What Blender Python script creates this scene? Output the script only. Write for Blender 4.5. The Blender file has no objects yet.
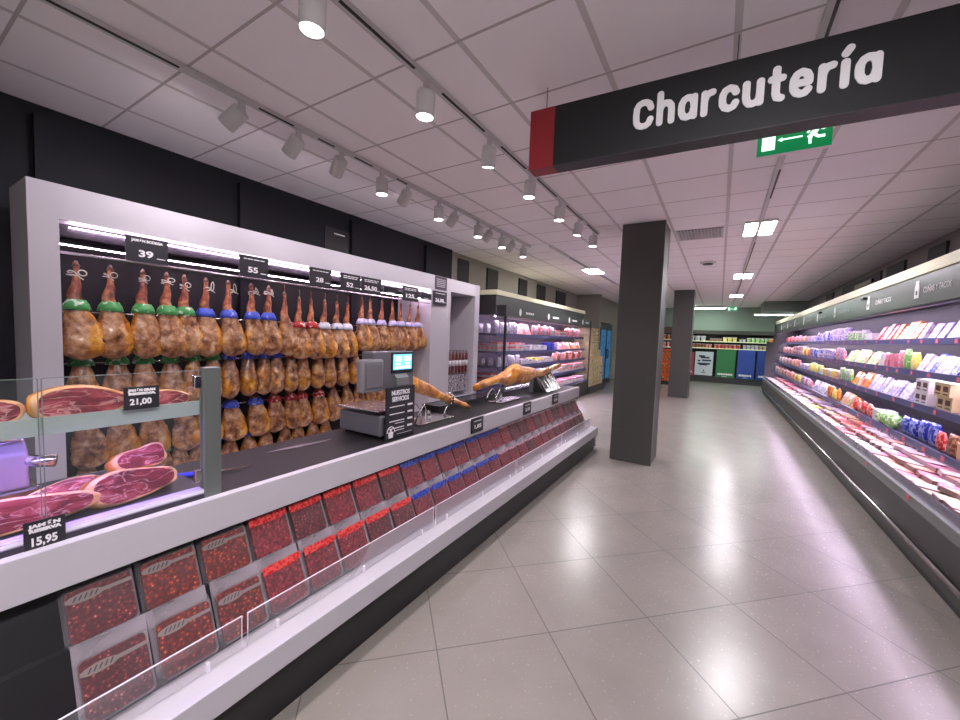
import bpy, math, random
from mathutils import Matrix, Vector, noise
R = random.Random(7)
scn = bpy.context.scene
COL = scn.collection
PI = math.pi
CEIL = 3.07

# ------------------------------------------------------------------ helpers
class MB:
    def __init__(s): s.v = []; s.f = []; s.m = []
    def add(s, vs, fs, mi=0, mat=None):
        b = len(s.v)
        s.v += [tuple(mat @ Vector(p)) if mat is not None else tuple(p) for p in vs]
        s.f += [tuple(b + i for i in f) for f in fs]
        s.m += [mi] * len(fs)
        return s
    def box(s, x0, x1, y0, y1, z0, z1, mi=0, mat=None):
        vs = [(x, y, z) for x in (x0, x1) for y in (y0, y1) for z in (z0, z1)]
        fs = [(0, 1, 3, 2), (4, 6, 7, 5), (0, 4, 5, 1), (2, 3, 7, 6), (0, 2, 6, 4), (1, 5, 7, 3)]
        return s.add(vs, fs, mi, mat)
    def rings(s, rings, mi=0, cap=True, mat=None, closed=True):
        n = len(rings[0]); vs = [p for r in rings for p in r]; fs = []
        for i in range(len(rings) - 1):
            for j in range(n if closed else n - 1):
                k = (j + 1) % n
                fs.append((i * n + j, i * n + k, (i + 1) * n + k, (i + 1) * n + j))
        if cap:
            fs.append(tuple(range(n - 1, -1, -1)))
            fs.append(tuple((len(rings) - 1) * n + j for j in range(n)))
        return s.add(vs, fs, mi, mat)
    def lathe(s, prof, seg=16, mi=0, mat=None):
        return s.rings([[(r * math.cos(2 * PI * j / seg), r * math.sin(2 * PI * j / seg), z) for j in range(seg)] for r, z in prof], mi, True, mat)
    def tube(s, pts, r, seg=8, mi=0, mat=None):
        pts = [Vector(p) for p in pts]; rs = []
        for i, p in enumerate(pts):
            d = (pts[min(i + 1, len(pts) - 1)] - pts[max(i - 1, 0)]).normalized()
            a = Vector((0, 0, 1)) if abs(d.z) < .9 else Vector((1, 0, 0))
            u = d.cross(a).normalized(); w = u.cross(d)
            rr = r[i] if isinstance(r, (list, tuple)) else r
            rs.append([p + rr * (math.cos(2 * PI * j / seg) * u + math.sin(2 * PI * j / seg) * w) for j in range(seg)])
        return s.rings(rs, mi, True, mat)
    def prism(s, poly, d0, d1, frame, mi=0):
        """poly of 2D points, extruded from d0 to d1 along the frame's third axis"""
        n = len(poly)
        vs = [(p[0], p[1], d0) for p in poly] + [(p[0], p[1], d1) for p in poly]
        fs = [tuple(range(n - 1, -1, -1)), tuple(range(n, 2 * n))] + [(j, (j + 1) % n, n + (j + 1) % n, n + j) for j in range(n)]
        return s.add(vs, fs, mi, frame)
    def mesh(s, name, mats, smooth=False, origin=(0, 0, 0)):
        me = bpy.data.meshes.new(name)
        o = Vector(origin)
        me.from_pydata([tuple(Vector(p) - o) for p in s.v], [], s.f)
        for m in mats: me.materials.append(m)
        me.polygons.foreach_set('material_index', s.m)
        if smooth: me.polygons.foreach_set('use_smooth', [True] * len(s.f))
        me.update()
        return me
    def obj(s, name, mats, parent=None, smooth=False, bev=0, world=True, loc=None):
        """one mesh object; coordinates are world ones unless world=False"""
        if not isinstance(mats, (list, tuple)): mats = [mats]
        if parent is not None:
            org = wloc(parent) if world else Vector((0, 0, 0)); at = (0, 0, 0)
        else:
            org = Vector(loc) if (loc is not None and world) else Vector((0, 0, 0)); at = loc or (0, 0, 0)
        o = bpy.data.objects.new(name, s.mesh(name, mats, smooth, org))
        COL.objects.link(o); o.parent = parent
        if parent is None: o.location = at
        if bev:
            b = o.modifiers.new('bevel', 'BEVEL'); b.width = bev; b.segments = 2; b.limit_method = 'ANGLE'
        return o
def each(name, mats, parent, boxes, **kw):
    for q in boxes: MB().box(*q).obj(name, mats, parent, **kw)
def wloc(o):
    p = Vector((0, 0, 0))
    while o is not None: p += o.location; o = o.parent
    return p
def tag(o, label, cat, group=None, kind=None):
    o['label'] = label; o['category'] = cat
    if group: o['group'] = group
    if kind: o['kind'] = kind
    return o
def thing(name, label, cat, loc=(0, 0, 0), group=None):
    o = bpy.data.objects.new(name, None); o.empty_display_size = .05
    COL.objects.link(o); o.location = loc
    return tag(o, label, cat, group)
def struct(o): o['kind'] = 'structure'; return o
def dup(src, parent=None):
    c = src.copy(); COL.objects.link(c); c.parent = parent
    for ch in list(src.children): dup(ch, c)
    return c
def frame(o, x, y):
    x = Vector(x).normalized(); y = Vector(y); z = x.cross(y).normalized(); y = z.cross(x)
    m = Matrix((x, y, z)).transposed().to_4x4(); m.translation = Vector(o); return m
FXP = lambda x, y, z: frame((x, y, z), (0, 1, 0), (0, 0, 1))      # faces +X
FXN = lambda x, y, z: frame((x, y, z), (0, -1, 0), (0, 0, 1))     # faces -X
FYN = lambda x, y, z: frame((x, y, z), (1, 0, 0), (0, 0, 1))      # faces -Y
def text(s, fr, size, mat, parent, align='CENTER', width=None, fat=0, depth=.0008, name='lettering', spacing=1):
    c = bpy.data.curves.new('t', 'FONT'); c.body = s; c.size = size; c.align_x = align
    c.extrude = depth; c.offset = fat; c.resolution_u = 3; c.space_character = spacing
    t = bpy.data.objects.new('t', c); COL.objects.link(t)
    bpy.context.view_layer.update()
    me = bpy.data.meshes.new_from_object(t.evaluated_get(bpy.context.evaluated_depsgraph_get()))
    COL.objects.unlink(t); bpy.data.objects.remove(t)
    if width:
        xs = [v.co.x for v in me.vertices]; k = width / (max(xs) - min(xs))
        for v in me.vertices: v.co.x *= k
    fr = fr.copy(); fr.translation -= wloc(parent)
    me.transform(fr); me.materials.clear(); me.materials.append(mat); me.name = name
    o = bpy.data.objects.new(name, me); COL.objects.link(o); o.parent = parent
    return o
ONES = 'first second third fourth fifth sixth seventh eighth ninth tenth'.split()
def nth(n):
    if n <= 10: return ONES[n - 1]
    return f"{n}{'th' if 10 < n % 100 < 14 else {1: 'st', 2: 'nd', 3: 'rd'}.get(n % 10, 'th')}"

# ------------------------------------------------------------------ materials
def lin(r, g, b): return tuple(((c / 255 / 12.92) if c <= 10 else ((c / 255 + .055) / 1.055) ** 2.4) for c in (r, g, b)) + (1,)
def base(name):
    m = bpy.data.materials.new(name); m.use_nodes = True
    return m, m.node_tree.nodes, m.node_tree.links, m.node_tree.nodes['Principled BSDF']
def M(name, col, rough=.5, metal=0, emit=None, es=0, bump=0, bscale=200, var=0, coat=0):
    m, N, L, P = base(name)
    c = lin(*col)
    P.inputs['Base Color'].default_value = c
    P.inputs['Roughness'].default_value = rough; P.inputs['Metallic'].default_value = metal
    P.inputs['Coat Weight'].default_value = coat
    if emit: P.inputs['Emission Color'].default_value = lin(*emit); P.inputs['Emission Strength'].default_value = es
    tc = N.new('ShaderNodeTexCoord'); nz = N.new('ShaderNodeTexNoise'); nz.inputs['Scale'].default_value = bscale
    L.new(tc.outputs['Object'], nz.inputs['Vector'])
    if var:
        mx = N.new('ShaderNodeMix'); mx.data_type = 'RGBA'; mx.blend_type = 'MULTIPLY'; mx.inputs[0].default_value = var
        mx.inputs[6].default_value = c; L.new(nz.outputs['Fac'], mx.inputs[7]); L.new(mx.outputs[2], P.inputs['Base Color'])
    else:
        mr = N.new('ShaderNodeMapRange'); mr.inputs[3].default_value = rough * .85; mr.inputs[4].default_value = min(1, rough * 1.15)
        L.new(nz.outputs['Fac'], mr.inputs[0]); L.new(mr.outputs[0], P.inputs['Roughness'])
    if bump:
        b = N.new('ShaderNodeBump'); b.inputs['Strength'].default_value = bump; b.inputs['Distance'].default_value = .002
        L.new(nz.outputs['Fac'], b.inputs['Height']); L.new(b.outputs[0], P.inputs['Normal'])
    return m
def EM(name, col, s):
    m, N, L, P = base(name); P.inputs['Base Color'].default_value = (.8, .8, .8, 1)
    P.inputs['Emission Color'].default_value = lin(*col); P.inputs['Emission Strength'].default_value = s
    return m
def math_node(N, L, op, a, b=None, clamp=False):
    n = N.new('ShaderNodeMath'); n.operation = op; n.use_clamp = clamp
    for i, q in enumerate((a, b)):
        if q is None: continue
        if isinstance(q, (int, float)): n.inputs[i].default_value = q
        else: L.new(q, n.inputs[i])
    return n.outputs[0]
def grid_lines(N, L, u, period, off, half):
    """1 on a line of the grid, 0 elsewhere"""
    t = math_node(N, L, 'FRACT', math_node(N, L, 'DIVIDE', math_node(N, L, 'SUBTRACT', u, off - period / 2), period))
    d = math_node(N, L, 'ABSOLUTE', math_node(N, L, 'SUBTRACT', t, .5))
    return math_node(N, L, 'LESS_THAN', d, half / period)
def ramp(N, L, fac, stops):
    r = N.new('ShaderNodeValToRGB'); e = r.color_ramp.elements
    while len(e) < len(stops): e.new(.5)
    for i, (p, c) in enumerate(stops): e[i].position = p; e[i].color = lin(*c)
    L.new(fac, r.inputs[0]); return r.outputs[0]
def mixc(N, L, fac, a, b, mode='MIX'):
    x = N.new('ShaderNodeMix'); x.data_type = 'RGBA'; x.blend_type = mode
    for i, q in ((0, fac), (6, a), (7, b)):
        if isinstance(q, (int, float)): x.inputs[i].default_value = q
        elif isinstance(q, tuple): x.inputs[i].default_value = q
        else: L.new(q, x.inputs[i])
    return x.outputs[2]

def floor_mat():
    m, N, L, P = base('pale polished stone tile')
    tc = N.new('ShaderNodeTexCoord'); sp = N.new('ShaderNodeSeparateXYZ'); L.new(tc.outputs['Object'], sp.inputs[0])
    a = math_node(N, L, 'ADD', sp.outputs[0], sp.outputs[1]); d = math_node(N, L, 'SUBTRACT', sp.outputs[1], sp.outputs[0])
    g = math_node(N, L, 'MAXIMUM', grid_lines(N, L, a, .855, 1.245, .0042), grid_lines(N, L, d, .855, 2.612, .0042))
    nz = N.new('ShaderNodeTexNoise'); nz.inputs['Scale'].default_value = 2.5; nz.inputs['Detail'].default_value = 5
    L.new(tc.outputs['Object'], nz.inputs['Vector'])
    nf = N.new('ShaderNodeTexNoise'); nf.inputs['Scale'].default_value = 60; L.new(tc.outputs['Object'], nf.inputs['Vector'])
    c = ramp(N, L, nz.outputs['Fac'], [(.3, (140, 133, 127)), (.7, (148, 141, 134))])
    # a touch of tone per tile
    ia = math_node(N, L, 'FLOOR', math_node(N, L, 'DIVIDE', math_node(N, L, 'SUBTRACT', a, 1.245), .855))
    ib = math_node(N, L, 'FLOOR', math_node(N, L, 'DIVIDE', math_node(N, L, 'SUBTRACT', d, 2.612), .855))
    wn = N.new('ShaderNodeTexWhiteNoise'); wn.noise_dimensions = '2D'; cb = N.new('ShaderNodeCombineXYZ')
    L.new(ia, cb.inputs[0]); L.new(ib, cb.inputs[1]); L.new(cb.outputs[0], wn.inputs['Vector'])
    tone = N.new('ShaderNodeMapRange'); tone.inputs[3].default_value = .95; tone.inputs[4].default_value = 1.0
    L.new(wn.outputs['Value'], tone.inputs[0])
    c = mixc(N, L, 1.0, c, tone.outputs[0], 'MULTIPLY')
    c = mixc(N, L, g, c, lin(92, 86, 82)); L.new(c, P.inputs['Base Color'])
    r = N.new('ShaderNodeMapRange'); r.inputs[3].default_value = .22; r.inputs[4].default_value = .30
    L.new(nf.outputs['Fac'], r.inputs[0])
    rr = math_node(N, L, 'ADD', r.outputs[0], math_node(N, L, 'MULTIPLY', g, .4)); L.new(rr, P.inputs['Roughness'])
    h = math_node(N, L, 'SUBTRACT', math_node(N, L, 'MULTIPLY', nz.outputs['Fac'], .25), g)
    b = N.new('ShaderNodeBump'); b.inputs['Strength'].default_value = .25; b.inputs['Distance'].default_value = .002
    L.new(h, b.inputs['Height']); L.new(b.outputs[0], P.inputs['Normal'])
    P.inputs['IOR'].default_value = 1.5
    return m
def ceil_mat():
    m, N, L, P = base('white mineral ceiling tile in a metal grid')
    tc = N.new('ShaderNodeTexCoord'); sp = N.new('ShaderNodeSeparateXYZ'); L.new(tc.outputs['Object'], sp.inputs[0])
    gx = grid_lines(N, L, sp.outputs[0], .605, -.02, .016); gy = grid_lines(N, L, sp.outputs[1], .597, 1.094, .008)
    g = math_node(N, L, 'MAXIMUM', gx, gy)
    nz = N.new('ShaderNodeTexNoise'); nz.inputs['Scale'].default_value = 90; L.new(tc.outputs['Object'], nz.inputs['Vector'])
    ns = N.new('ShaderNodeTexNoise'); ns.inputs['Scale'].default_value = 1.3; L.new(tc.outputs['Object'], ns.inputs['Vector'])
    c = ramp(N, L, ns.outputs['Fac'], [(.3, (250, 246, 248)), (.7, (253, 250, 252))])
    c = mixc(N, L, gx, c, lin(212, 208, 207)); c = mixc(N, L, gy, c, lin(192, 186, 185))
    L.new(c, P.inputs['Base Color']); P.inputs['Roughness'].default_value = .9; P.inputs['Specular IOR Level'].default_value = .15
    b = N.new('ShaderNodeBump'); b.inputs['Strength'].default_value = .5; b.inputs['Distance'].default_value = .006
    L.new(math_node(N, L, 'SUBTRACT', math_node(N, L, 'MULTIPLY', nz.outputs['Fac'], .12), g), b.inputs['Height']); L.new(b.outputs[0], P.inputs['Normal'])
    return m
def ham_mat(name='cured ham rind', shank=True):
    m, N, L, P = base(name)
    tc = N.new('ShaderNodeTexCoord'); oi = N.new('ShaderNodeObjectInfo')
    off = N.new('ShaderNodeVectorMath'); off.operation = 'ADD'
    sc = math_node(N, L, 'MULTIPLY', oi.outputs['Random'], 7.0)
    L.new(tc.outputs['Object'], off.inputs[0]); L.new(sc, off.inputs[1])
    n1 = N.new('ShaderNodeTexNoise'); n1.inputs['Scale'].default_value = 6; n1.inputs['Detail'].default_value = 4; n1.inputs['Distortion'].default_value = .6
    n2 = N.new('ShaderNodeTexNoise'); n2.inputs['Scale'].default_value = 13; n2.inputs['Detail'].default_value = 5; n2.inputs['Distortion'].default_value = .5
    n3 = N.new('ShaderNodeTexNoise'); n3.inputs['Scale'].default_value = 34; n3.inputs['Detail'].default_value = 3; n3.inputs['Distortion'].default_value = .8
    for n in (n1, n2, n3): L.new(off.outputs[0], n.inputs['Vector'])
    f = math_node(N, L, 'ADD', math_node(N, L, 'MULTIPLY', n2.outputs['Fac'], .72), math_node(N, L, 'MULTIPLY', n3.outputs['Fac'], .28))
    sp = N.new('ShaderNodeSeparateXYZ'); L.new(tc.outputs['Object'], sp.inputs[0])
    gold = ramp(N, L, f, [(.32, (112, 56, 12)), (.44, (188, 114, 24)), (.55, (220, 150, 46)), (.68, (240, 192, 104))])
    if shank:
        edge = N.new('ShaderNodeMapRange'); edge.inputs[1].default_value = .05; edge.inputs[2].default_value = .095
        e0 = math_node(N, L, 'ADD', math_node(N, L, 'ABSOLUTE', sp.outputs[1]), math_node(N, L, 'MULTIPLY', math_node(N, L, 'SUBTRACT', n1.outputs['Fac'], .5), .2))
        L.new(e0, edge.inputs[0])
        tan = ramp(N, L, f, [(.34, (78, 40, 24)), (.45, (146, 92, 60)), (.54, (186, 134, 94)), (.66, (224, 184, 150))])
        c = mixc(N, L, edge.outputs[0], tan, gold)
        sh = N.new('ShaderNodeMapRange'); sh.inputs[1].default_value = -.30; sh.inputs[2].default_value = -.20
        L.new(sp.outputs[2], sh.inputs[0])
        red = ramp(N, L, f, [(.34, (74, 24, 16)), (.48, (142, 62, 36)), (.64, (206, 130, 82))])
        c = mixc(N, L, sh.outputs[0], c, red)
    else:
        brown = ramp(N, L, f, [(.3, (112, 56, 28)), (.5, (186, 112, 52)), (.7, (222, 168, 104))])
        c = mixc(N, L, ramp(N, L, n1.outputs['Fac'], [(.42, (0, 0, 0)), (.56, (255, 255, 255))]), brown, gold)
    L.new(c, P.inputs['Base Color']); P.inputs['Roughness'].default_value = .36
    P.inputs['Coat Weight'].default_value = .7; P.inputs['Coat Roughness'].default_value = .16
    b = N.new('ShaderNodeBump'); b.inputs['Strength'].default_value = .7; b.inputs['Distance'].default_value = .007
    L.new(f, b.inputs['Height']); L.new(b.outputs[0], P.inputs['Normal'])
    return m
def meat_mat(name, stops, scale, vein=.35, rough=.3):
    m, N, L, P = base(name)
    tc = N.new('ShaderNodeTexCoord'); oi = N.new('ShaderNodeObjectInfo')
    off = N.new('ShaderNodeVectorMath'); off.operation = 'ADD'; L.new(tc.outputs['Object'], off.inputs[0])
    L.new(math_node(N, L, 'MULTIPLY', oi.outputs['Random'], 5.0), off.inputs[1])
    vo = N.new('ShaderNodeTexVoronoi'); vo.inputs['Scale'].default_value = scale
    nz = N.new('ShaderNodeTexNoise'); nz.inputs['Scale'].default_value = scale * .35; nz.inputs['Detail'].default_value = 5; nz.inputs['Distortion'].default_value = 1.5
    L.new(off.outputs[0], vo.inputs['Vector']); L.new(off.outputs[0], nz.inputs['Vector'])
    f = math_node(N, L, 'ADD', math_node(N, L, 'MULTIPLY', vo.outputs['Distance'], vein), math_node(N, L, 'MULTIPLY', nz.outputs['Fac'], 1 - vein))
    L.new(ramp(N, L, f, stops), P.inputs['Base Color']); P.inputs['Roughness'].default_value = rough
    b = N.new('ShaderNodeBump'); b.inputs['Strength'].default_value = .4; b.inputs['Distance'].default_value = .003
    L.new(f, b.inputs['Height']); L.new(b.outputs[0], P.inputs['Normal'])
    return m
def clear_mat(name, col, alpha, rough=.05):
    m, N, L, P = base(name)
    out = N['Material Output']; t = N.new('ShaderNodeBsdfTransparent'); mx = N.new('ShaderNodeMixShader')
    fr = N.new('ShaderNodeFresnel'); fr.inputs['IOR'].default_value = 1.3
    P.inputs['Base Color'].default_value = lin(*col); P.inputs['Roughness'].default_value = rough
    nz = N.new('ShaderNodeTexNoise'); nz.inputs['Scale'].default_value = 5; tc = N.new('ShaderNodeTexCoord'); L.new(tc.outputs['Object'], nz.inputs['Vector'])
    f = math_node(N, L, 'ADD', math_node(N, L, 'MULTIPLY', fr.outputs[0], .5), math_node(N, L, 'MULTIPLY', nz.outputs['Fac'], alpha * 2), True)
    L.new(f, mx.inputs[0]); L.new(t.outputs[0], mx.inputs[1]); L.new(P.outputs[0], mx.inputs[2]); L.new(mx.outputs[0], out.inputs['Surface'])
    return m
def emboss_pattern(name, c1, c2, scale, rough=.35, thr=.47):
    """printed packaging: two inks in random patches"""
    m, N, L, P = base(name)
    tc = N.new('ShaderNodeTexCoord'); oi = N.new('ShaderNodeObjectInfo')
    off = N.new('ShaderNodeVectorMath'); off.operation = 'ADD'; L.new(tc.outputs['Object'], off.inputs[0])
    L.new(math_node(N, L, 'MULTIPLY', oi.outputs['Random'], 9.0), off.inputs[1])
    n = N.new('ShaderNodeTexVoronoi'); n.inputs['Scale'].default_value = scale; n.distance = 'EUCLIDEAN' if 'collar' in name or 'label' in name else 'CHEBYCHEV'; L.new(off.outputs[0], n.inputs['Vector'])
    L.new(mixc(N, L, math_node(N, L, 'GREATER_THAN', n.outputs['Distance'], thr), lin(*c1), lin(*c2)), P.inputs['Base Color'])
    P.inputs['Roughness'].default_value = rough
    return m

FLOOR = floor_mat(); CEILM = ceil_mat(); HAM = ham_mat(); HAMG = ham_mat('carved ham rind', False)
WHITE = M('white lacquer', (196, 191, 199), .35)
CREAMW = M('cream white enamel', (238, 234, 200), .4)
BLACKWALL = M('blue black matt paint', (14, 12, 25), .75)
GREYWALL = M('grey green wall paint', (150, 148, 138), .85)
BACKWALL = M('dull green grey paint', (132, 140, 132), .85)
TAUPE = M('taupe wall paint', (120, 112, 110), .85)
DARKP = M('dark window blind', (44, 42, 44), .7)
COLUMN = M('charcoal column cladding', (72, 71, 69), .5)
STEEL = M('brushed steel', (186, 184, 182), .22, 1)
STEELG = M('satin grey steel', (128, 134, 132), .38, .6)
CHROME = M('bright chrome', (220, 220, 225), .12, 1)
BLACK = M('black plastic', (22, 22, 24), .4)
BLACKTOP = M('black stone worktop', (17, 15, 18), .5)
CHAR = M('charcoal panel', (58, 57, 58), .45)
CHARD = M('dark plinth panel', (34, 32, 35), .45)
TAGB = M('black price card', (38, 36, 44), .5)
INK = M('white print', (240, 238, 240), .5)
NAVY = M('dark navy interior', (9, 9, 20), .5)
RAILP = M('blue grey price rail', (76, 80, 122), .35)
PTAG = M('pink price ticket', (214, 110, 128), .5)
ROPE = M('pale cotton cord', (214, 210, 196), .8)
HOOF = M('dark hoof', (108, 70, 50), .5)
COLLAR = {'green': emboss_pattern('green printed collar', (70, 150, 82), (196, 214, 190), 30, .4, .74),
          'blue': emboss_pattern('blue printed collar', (62, 84, 196), (150, 150, 224), 26, .4, .74),
          'white': emboss_pattern('white printed collar', (222, 220, 232), (120, 128, 196), 30, .4, .74),
          'red': emboss_pattern('red and white collar', (172, 34, 34), (226, 206, 200), 34, .4, .74),
          'lavender': emboss_pattern('lavender printed collar', (196, 186, 226), (108, 96, 190), 28, .4, .74)}
LEDV = EM('violet white LED', (244, 220, 255), 12)
LEDP = EM('pinkish white LED', (255, 222, 250), 26)
PANELL = EM('white LED panel', (253, 249, 253), 34)
TUBEL = EM('cool LED tube', (230, 255, 240), 24)
SPOTL = EM('spotlight lens', (255, 244, 250), 14)
FITTING = M('white powder coat', (206, 204, 204), .45)
SLOT = M('track slot', (40, 38, 42), .5)
SIGNB = M('black sign face', (7, 8, 14), .6)
SIGNG = M('dark grey sign underside', (52, 48, 54), .5)
SIGNR = M('dark red sign end', (142, 26, 34), .4)
LETTER = M('white sign lettering', (248, 248, 250), .5)
GLASS = clear_mat('clear glass', (235, 245, 245), .012, .03)
ACRYL = clear_mat('clear acrylic', (245, 240, 250), .06, .06)
FILM = clear_mat('clear packaging film', (240, 232, 240), .05, .12)
EDGEW = M('bright acrylic edge', (240, 234, 244), .3)
CHORIZO = meat_mat('sliced chorizo', [(.2, (236, 168, 92)), (.29, (196, 74, 32)), (.38, (138, 28, 10)), (.6, (86, 14, 6))], 72, .62)
SALCHI = meat_mat('sliced dark sausage', [(.2, (230, 168, 152)), (.29, (166, 66, 66)), (.38, (112, 24, 32)), (.6, (72, 12, 18))], 80, .58)
JAMONS = meat_mat('sliced cured ham', [(.2, (226, 160, 154)), (.3, (180, 58, 68)), (.42, (142, 22, 38)), (.66, (92, 10, 20))], 70, .5)
def cut_mat():
    m, N, L, P = base('cut face of cured ham')
    tc = N.new('ShaderNodeTexCoord'); oi = N.new('ShaderNodeObjectInfo'); mp = N.new('ShaderNodeMapping'); mp.inputs['Scale'].default_value = (1, 7, 20)
    L.new(tc.outputs['Object'], mp.inputs['Vector'])
    off = N.new('ShaderNodeVectorMath'); off.operation = 'ADD'; L.new(mp.outputs[0], off.inputs[0]); L.new(math_node(N, L, 'MULTIPLY', oi.outputs['Random'], 20.0), off.inputs[1])
    n1 = N.new('ShaderNodeTexNoise'); n1.inputs['Scale'].default_value = 1.0; n1.inputs['Detail'].default_value = 5; n1.inputs['Distortion'].default_value = 1.2; L.new(off.outputs[0], n1.inputs['Vector'])
    n2 = N.new('ShaderNodeTexNoise'); n2.inputs['Scale'].default_value = 1.6; n2.inputs['Detail'].default_value = 3; n2.inputs['Distortion'].default_value = .7; L.new(off.outputs[0], n2.inputs['Vector'])
    red = ramp(N, L, n1.outputs['Fac'], [(.3, (78, 12, 28)), (.48, (124, 28, 46)), (.6, (158, 60, 72)), (.72, (196, 120, 122))])
    v = math_node(N, L, 'ABSOLUTE', math_node(N, L, 'SUBTRACT', n2.outputs['Fac'], .52))
    vein = ramp(N, L, v, [(.006, (255, 255, 255)), (.03, (0, 0, 0))])
    L.new(mixc(N, L, math_node(N, L, 'MULTIPLY', vein, .6), red, lin(216, 166, 162)), P.inputs['Base Color']); P.inputs['Roughness'].default_value = .3
    P.inputs['Coat Weight'].default_value = .3
    return m
CUTHAM = cut_mat()
FATM = meat_mat('ham fat', [(.3, (196, 130, 70)), (.6, (226, 180, 136)), (.8, (240, 212, 184))], 20, .3)
BAND = {'red': emboss_pattern('red label', (190, 14, 26), (214, 84, 78), 70), 'blue': emboss_pattern('blue label', (22, 42, 140), (70, 92, 180), 60, .35, .52),
        'oval': M('grey oval label', (138, 124, 122), .4), 'plain': emboss_pattern('clear strip label', (206, 176, 186), (160, 110, 124), 70)}

# ------------------------------------------------------------------ room shell
FY0, FY1 = -8.0, 18.9
struct(MB().box(-4.4, 2.5, FY0, FY1 + .2, -.1, 0).obj('floor', FLOOR))
struct(MB().box(-4.4, 2.5, FY0, FY1 + .2, CEIL, CEIL + .1).obj('ceiling', CEILM))
struct(MB().box(-4.4, -4.2, FY0, FY1, 0, CEIL).obj('wall_left', GREYWALL))
struct(MB().box(2.36, 2.5, FY0, FY1, 0, CEIL).obj('wall_right', TAUPE))
struct(MB().box(-4.4, 2.5, FY1, FY1 + .15, 0, CEIL).obj('wall_back', BACKWALL))
struct(MB().box(-4.4, 2.5, FY0 - .1, FY0, 0, CEIL).obj('wall_front', GREYWALL))
struct(MB().box(-4.2, -3.42, 13.05, 13.2, 0, CEIL).box(-4.2, -3.62, 13.2, FY1, 2.2, CEIL).box(-4.2, -3.62, 15.4, FY1, 0, 2.2).obj('wall_return', GREYWALL))
struct(MB().box(-4.2, -2.9, FY0, -.7, 0, CEIL).obj('wall_shade_block', GREYWALL))  # unseen block, added to keep light off the ham frame's near end
k = 1
struct(MB().box(-4.2, -4.14, -.7, 5.7, 0, CEIL).obj(f'trim_{k}', BLACKWALL))
for y in (.78, 2.13, 3.5, 4.98):
    k += 1; struct(MB().box(-4.14, -4.09, y - .05, y + .05, 0, 2.99).obj(f'trim_{k}', BLACKWALL))
w = 0
for y0, y1 in ((5.95, 6.3), (7.0, 7.45), (8.5, 8.95), (9.6, 10.15), (11.0, 11.8)):
    w += 1; struct(MB().box(-4.2, -4.17, y0, y1, 2.0, 2.98).obj(f'window_{w}', DARKP))
for y0, y1 in ((7.25, 7.75), (8.55, 9.3), (9.6, 12.1), (13.0, 13.7)):
    w += 1; fr = struct(MB().box(2.33, 2.36, y0, y1, 2.1, 2.97).obj(f'window_{w}', DARKP))
struct(MB().box(2.30, 2.36, 9.9, 11.0, 2.8, 2.88).box(2.30, 2.36, 9.9, 9.98, 2.3, 2.88).obj('trim_9', GREYWALL))
struct(MB().box(1.2, 2.36, 16.3, 17.6, 2.72, CEIL).obj('trim_10', BACKWALL))

def column(x0, x1, y0, y1):
    c = struct(MB().box(x0, x1, y0, y1, 0, CEIL).obj('column', COLUMN, loc=((x0 + x1) / 2, (y0 + y1) / 2, 0), bev=.006))
    for yy in (y0 + .015, y1 - .015):
        MB().box(x1, x1 + .006, yy - .012, yy + .012, 0, CEIL - .002).obj('corner_strip', STEELG, c)
    return c
column(-1.16, -.655, 5.30, 5.79); column(-1.2, -.69, 12.5, 13.05)

# ceiling fittings
def vent(x0, x1, y0, y1, lab):
    t = thing('ceiling_vent', lab, 'vent', ((x0 + x1) / 2, (y0 + y1) / 2, CEIL), 'ceiling vents')
    MB().box(x0, x1, y0, y1, CEIL - .006, CEIL - .001).obj('backing', M('vent shadow', (70, 66, 64), .7), t)
    b = MB(); n = 16
    for i in range(n):
        yy = y0 + (i + .5) * (y1 - y0) / n; b.box(x0, x1, yy - .008, yy + .008, CEIL - .008, CEIL - .005)
    for i in range(14): b.box(x0 + (i + .5) * (x1 - x0) / 14 - .009, x0 + (i + .5) * (x1 - x0) / 14 + .009, y0, y1, CEIL - .008, CEIL - .005)
    b.box(x0, x0 + .02, y0, y1, CEIL - .014, CEIL - .002).box(x1 - .02, x1, y0, y1, CEIL - .014, CEIL - .002)
    b.obj('grille', FITTING, t)
vent(-.6, -.05, 5.9, 6.45, 'slatted white ceiling vent beside the top of the big column')
t = thing('smoke_detector', 'small dark round detector on the ceiling beyond the slatted vent', 'detector', (-.28, 8.35, CEIL))
MB().lathe([(.13, CEIL - .002), (.13, CEIL - .02), (.1, CEIL - .03)], 20, mat=Matrix.Translation((-.28, 8.35, 0))).obj('base', FITTING, t)
MB().lathe([(.085, CEIL - .03), (.08, CEIL - .045)], 20, mat=Matrix.Translation((-.28, 8.35, 0))).obj('cover', CHAR, t)

def panel_light(x, y, lx, ly, lab, drop=.035, em=PANELL):
    t = thing('ceiling_light', lab, 'light', (x, y, CEIL), 'square ceiling lights')
    MB().box(x - lx / 2 - .012, x + lx / 2 + .012, y - ly / 2 - .012, y + ly / 2 + .012, CEIL - .030, CEIL - .002).obj('frame', FITTING, t)
    MB().box(x - lx / 2, x + lx / 2, y - ly / 2, y + ly / 2, CEIL - .033, CEIL - .030).obj('diffuser', em, t)
for y, l in ((6.08, 'bright square ceiling light over the aisle, closest one beyond the exit sign'), (10.1, 'square ceiling light over the aisle, second beyond the exit sign'),
             (14.1, 'square ceiling light over the aisle, third beyond the exit sign'), (.5, 'added unseen ceiling light nearly overhead, before the hanging Charcutería sign')):  # the nearly overhead panel is an added lamp, out of view
    panel_light(.33, y, .3, .62, l)
for x, y in ((.33, -2.4), (.33, -5), (-1.7, -3.7), (-1.7, -6.2)): panel_light(x, y, .3, .62, 'added unseen ceiling light behind the viewpoint, brightening the ceiling')  # added lamps out of view, lifting the ceiling by bounced light
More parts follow.
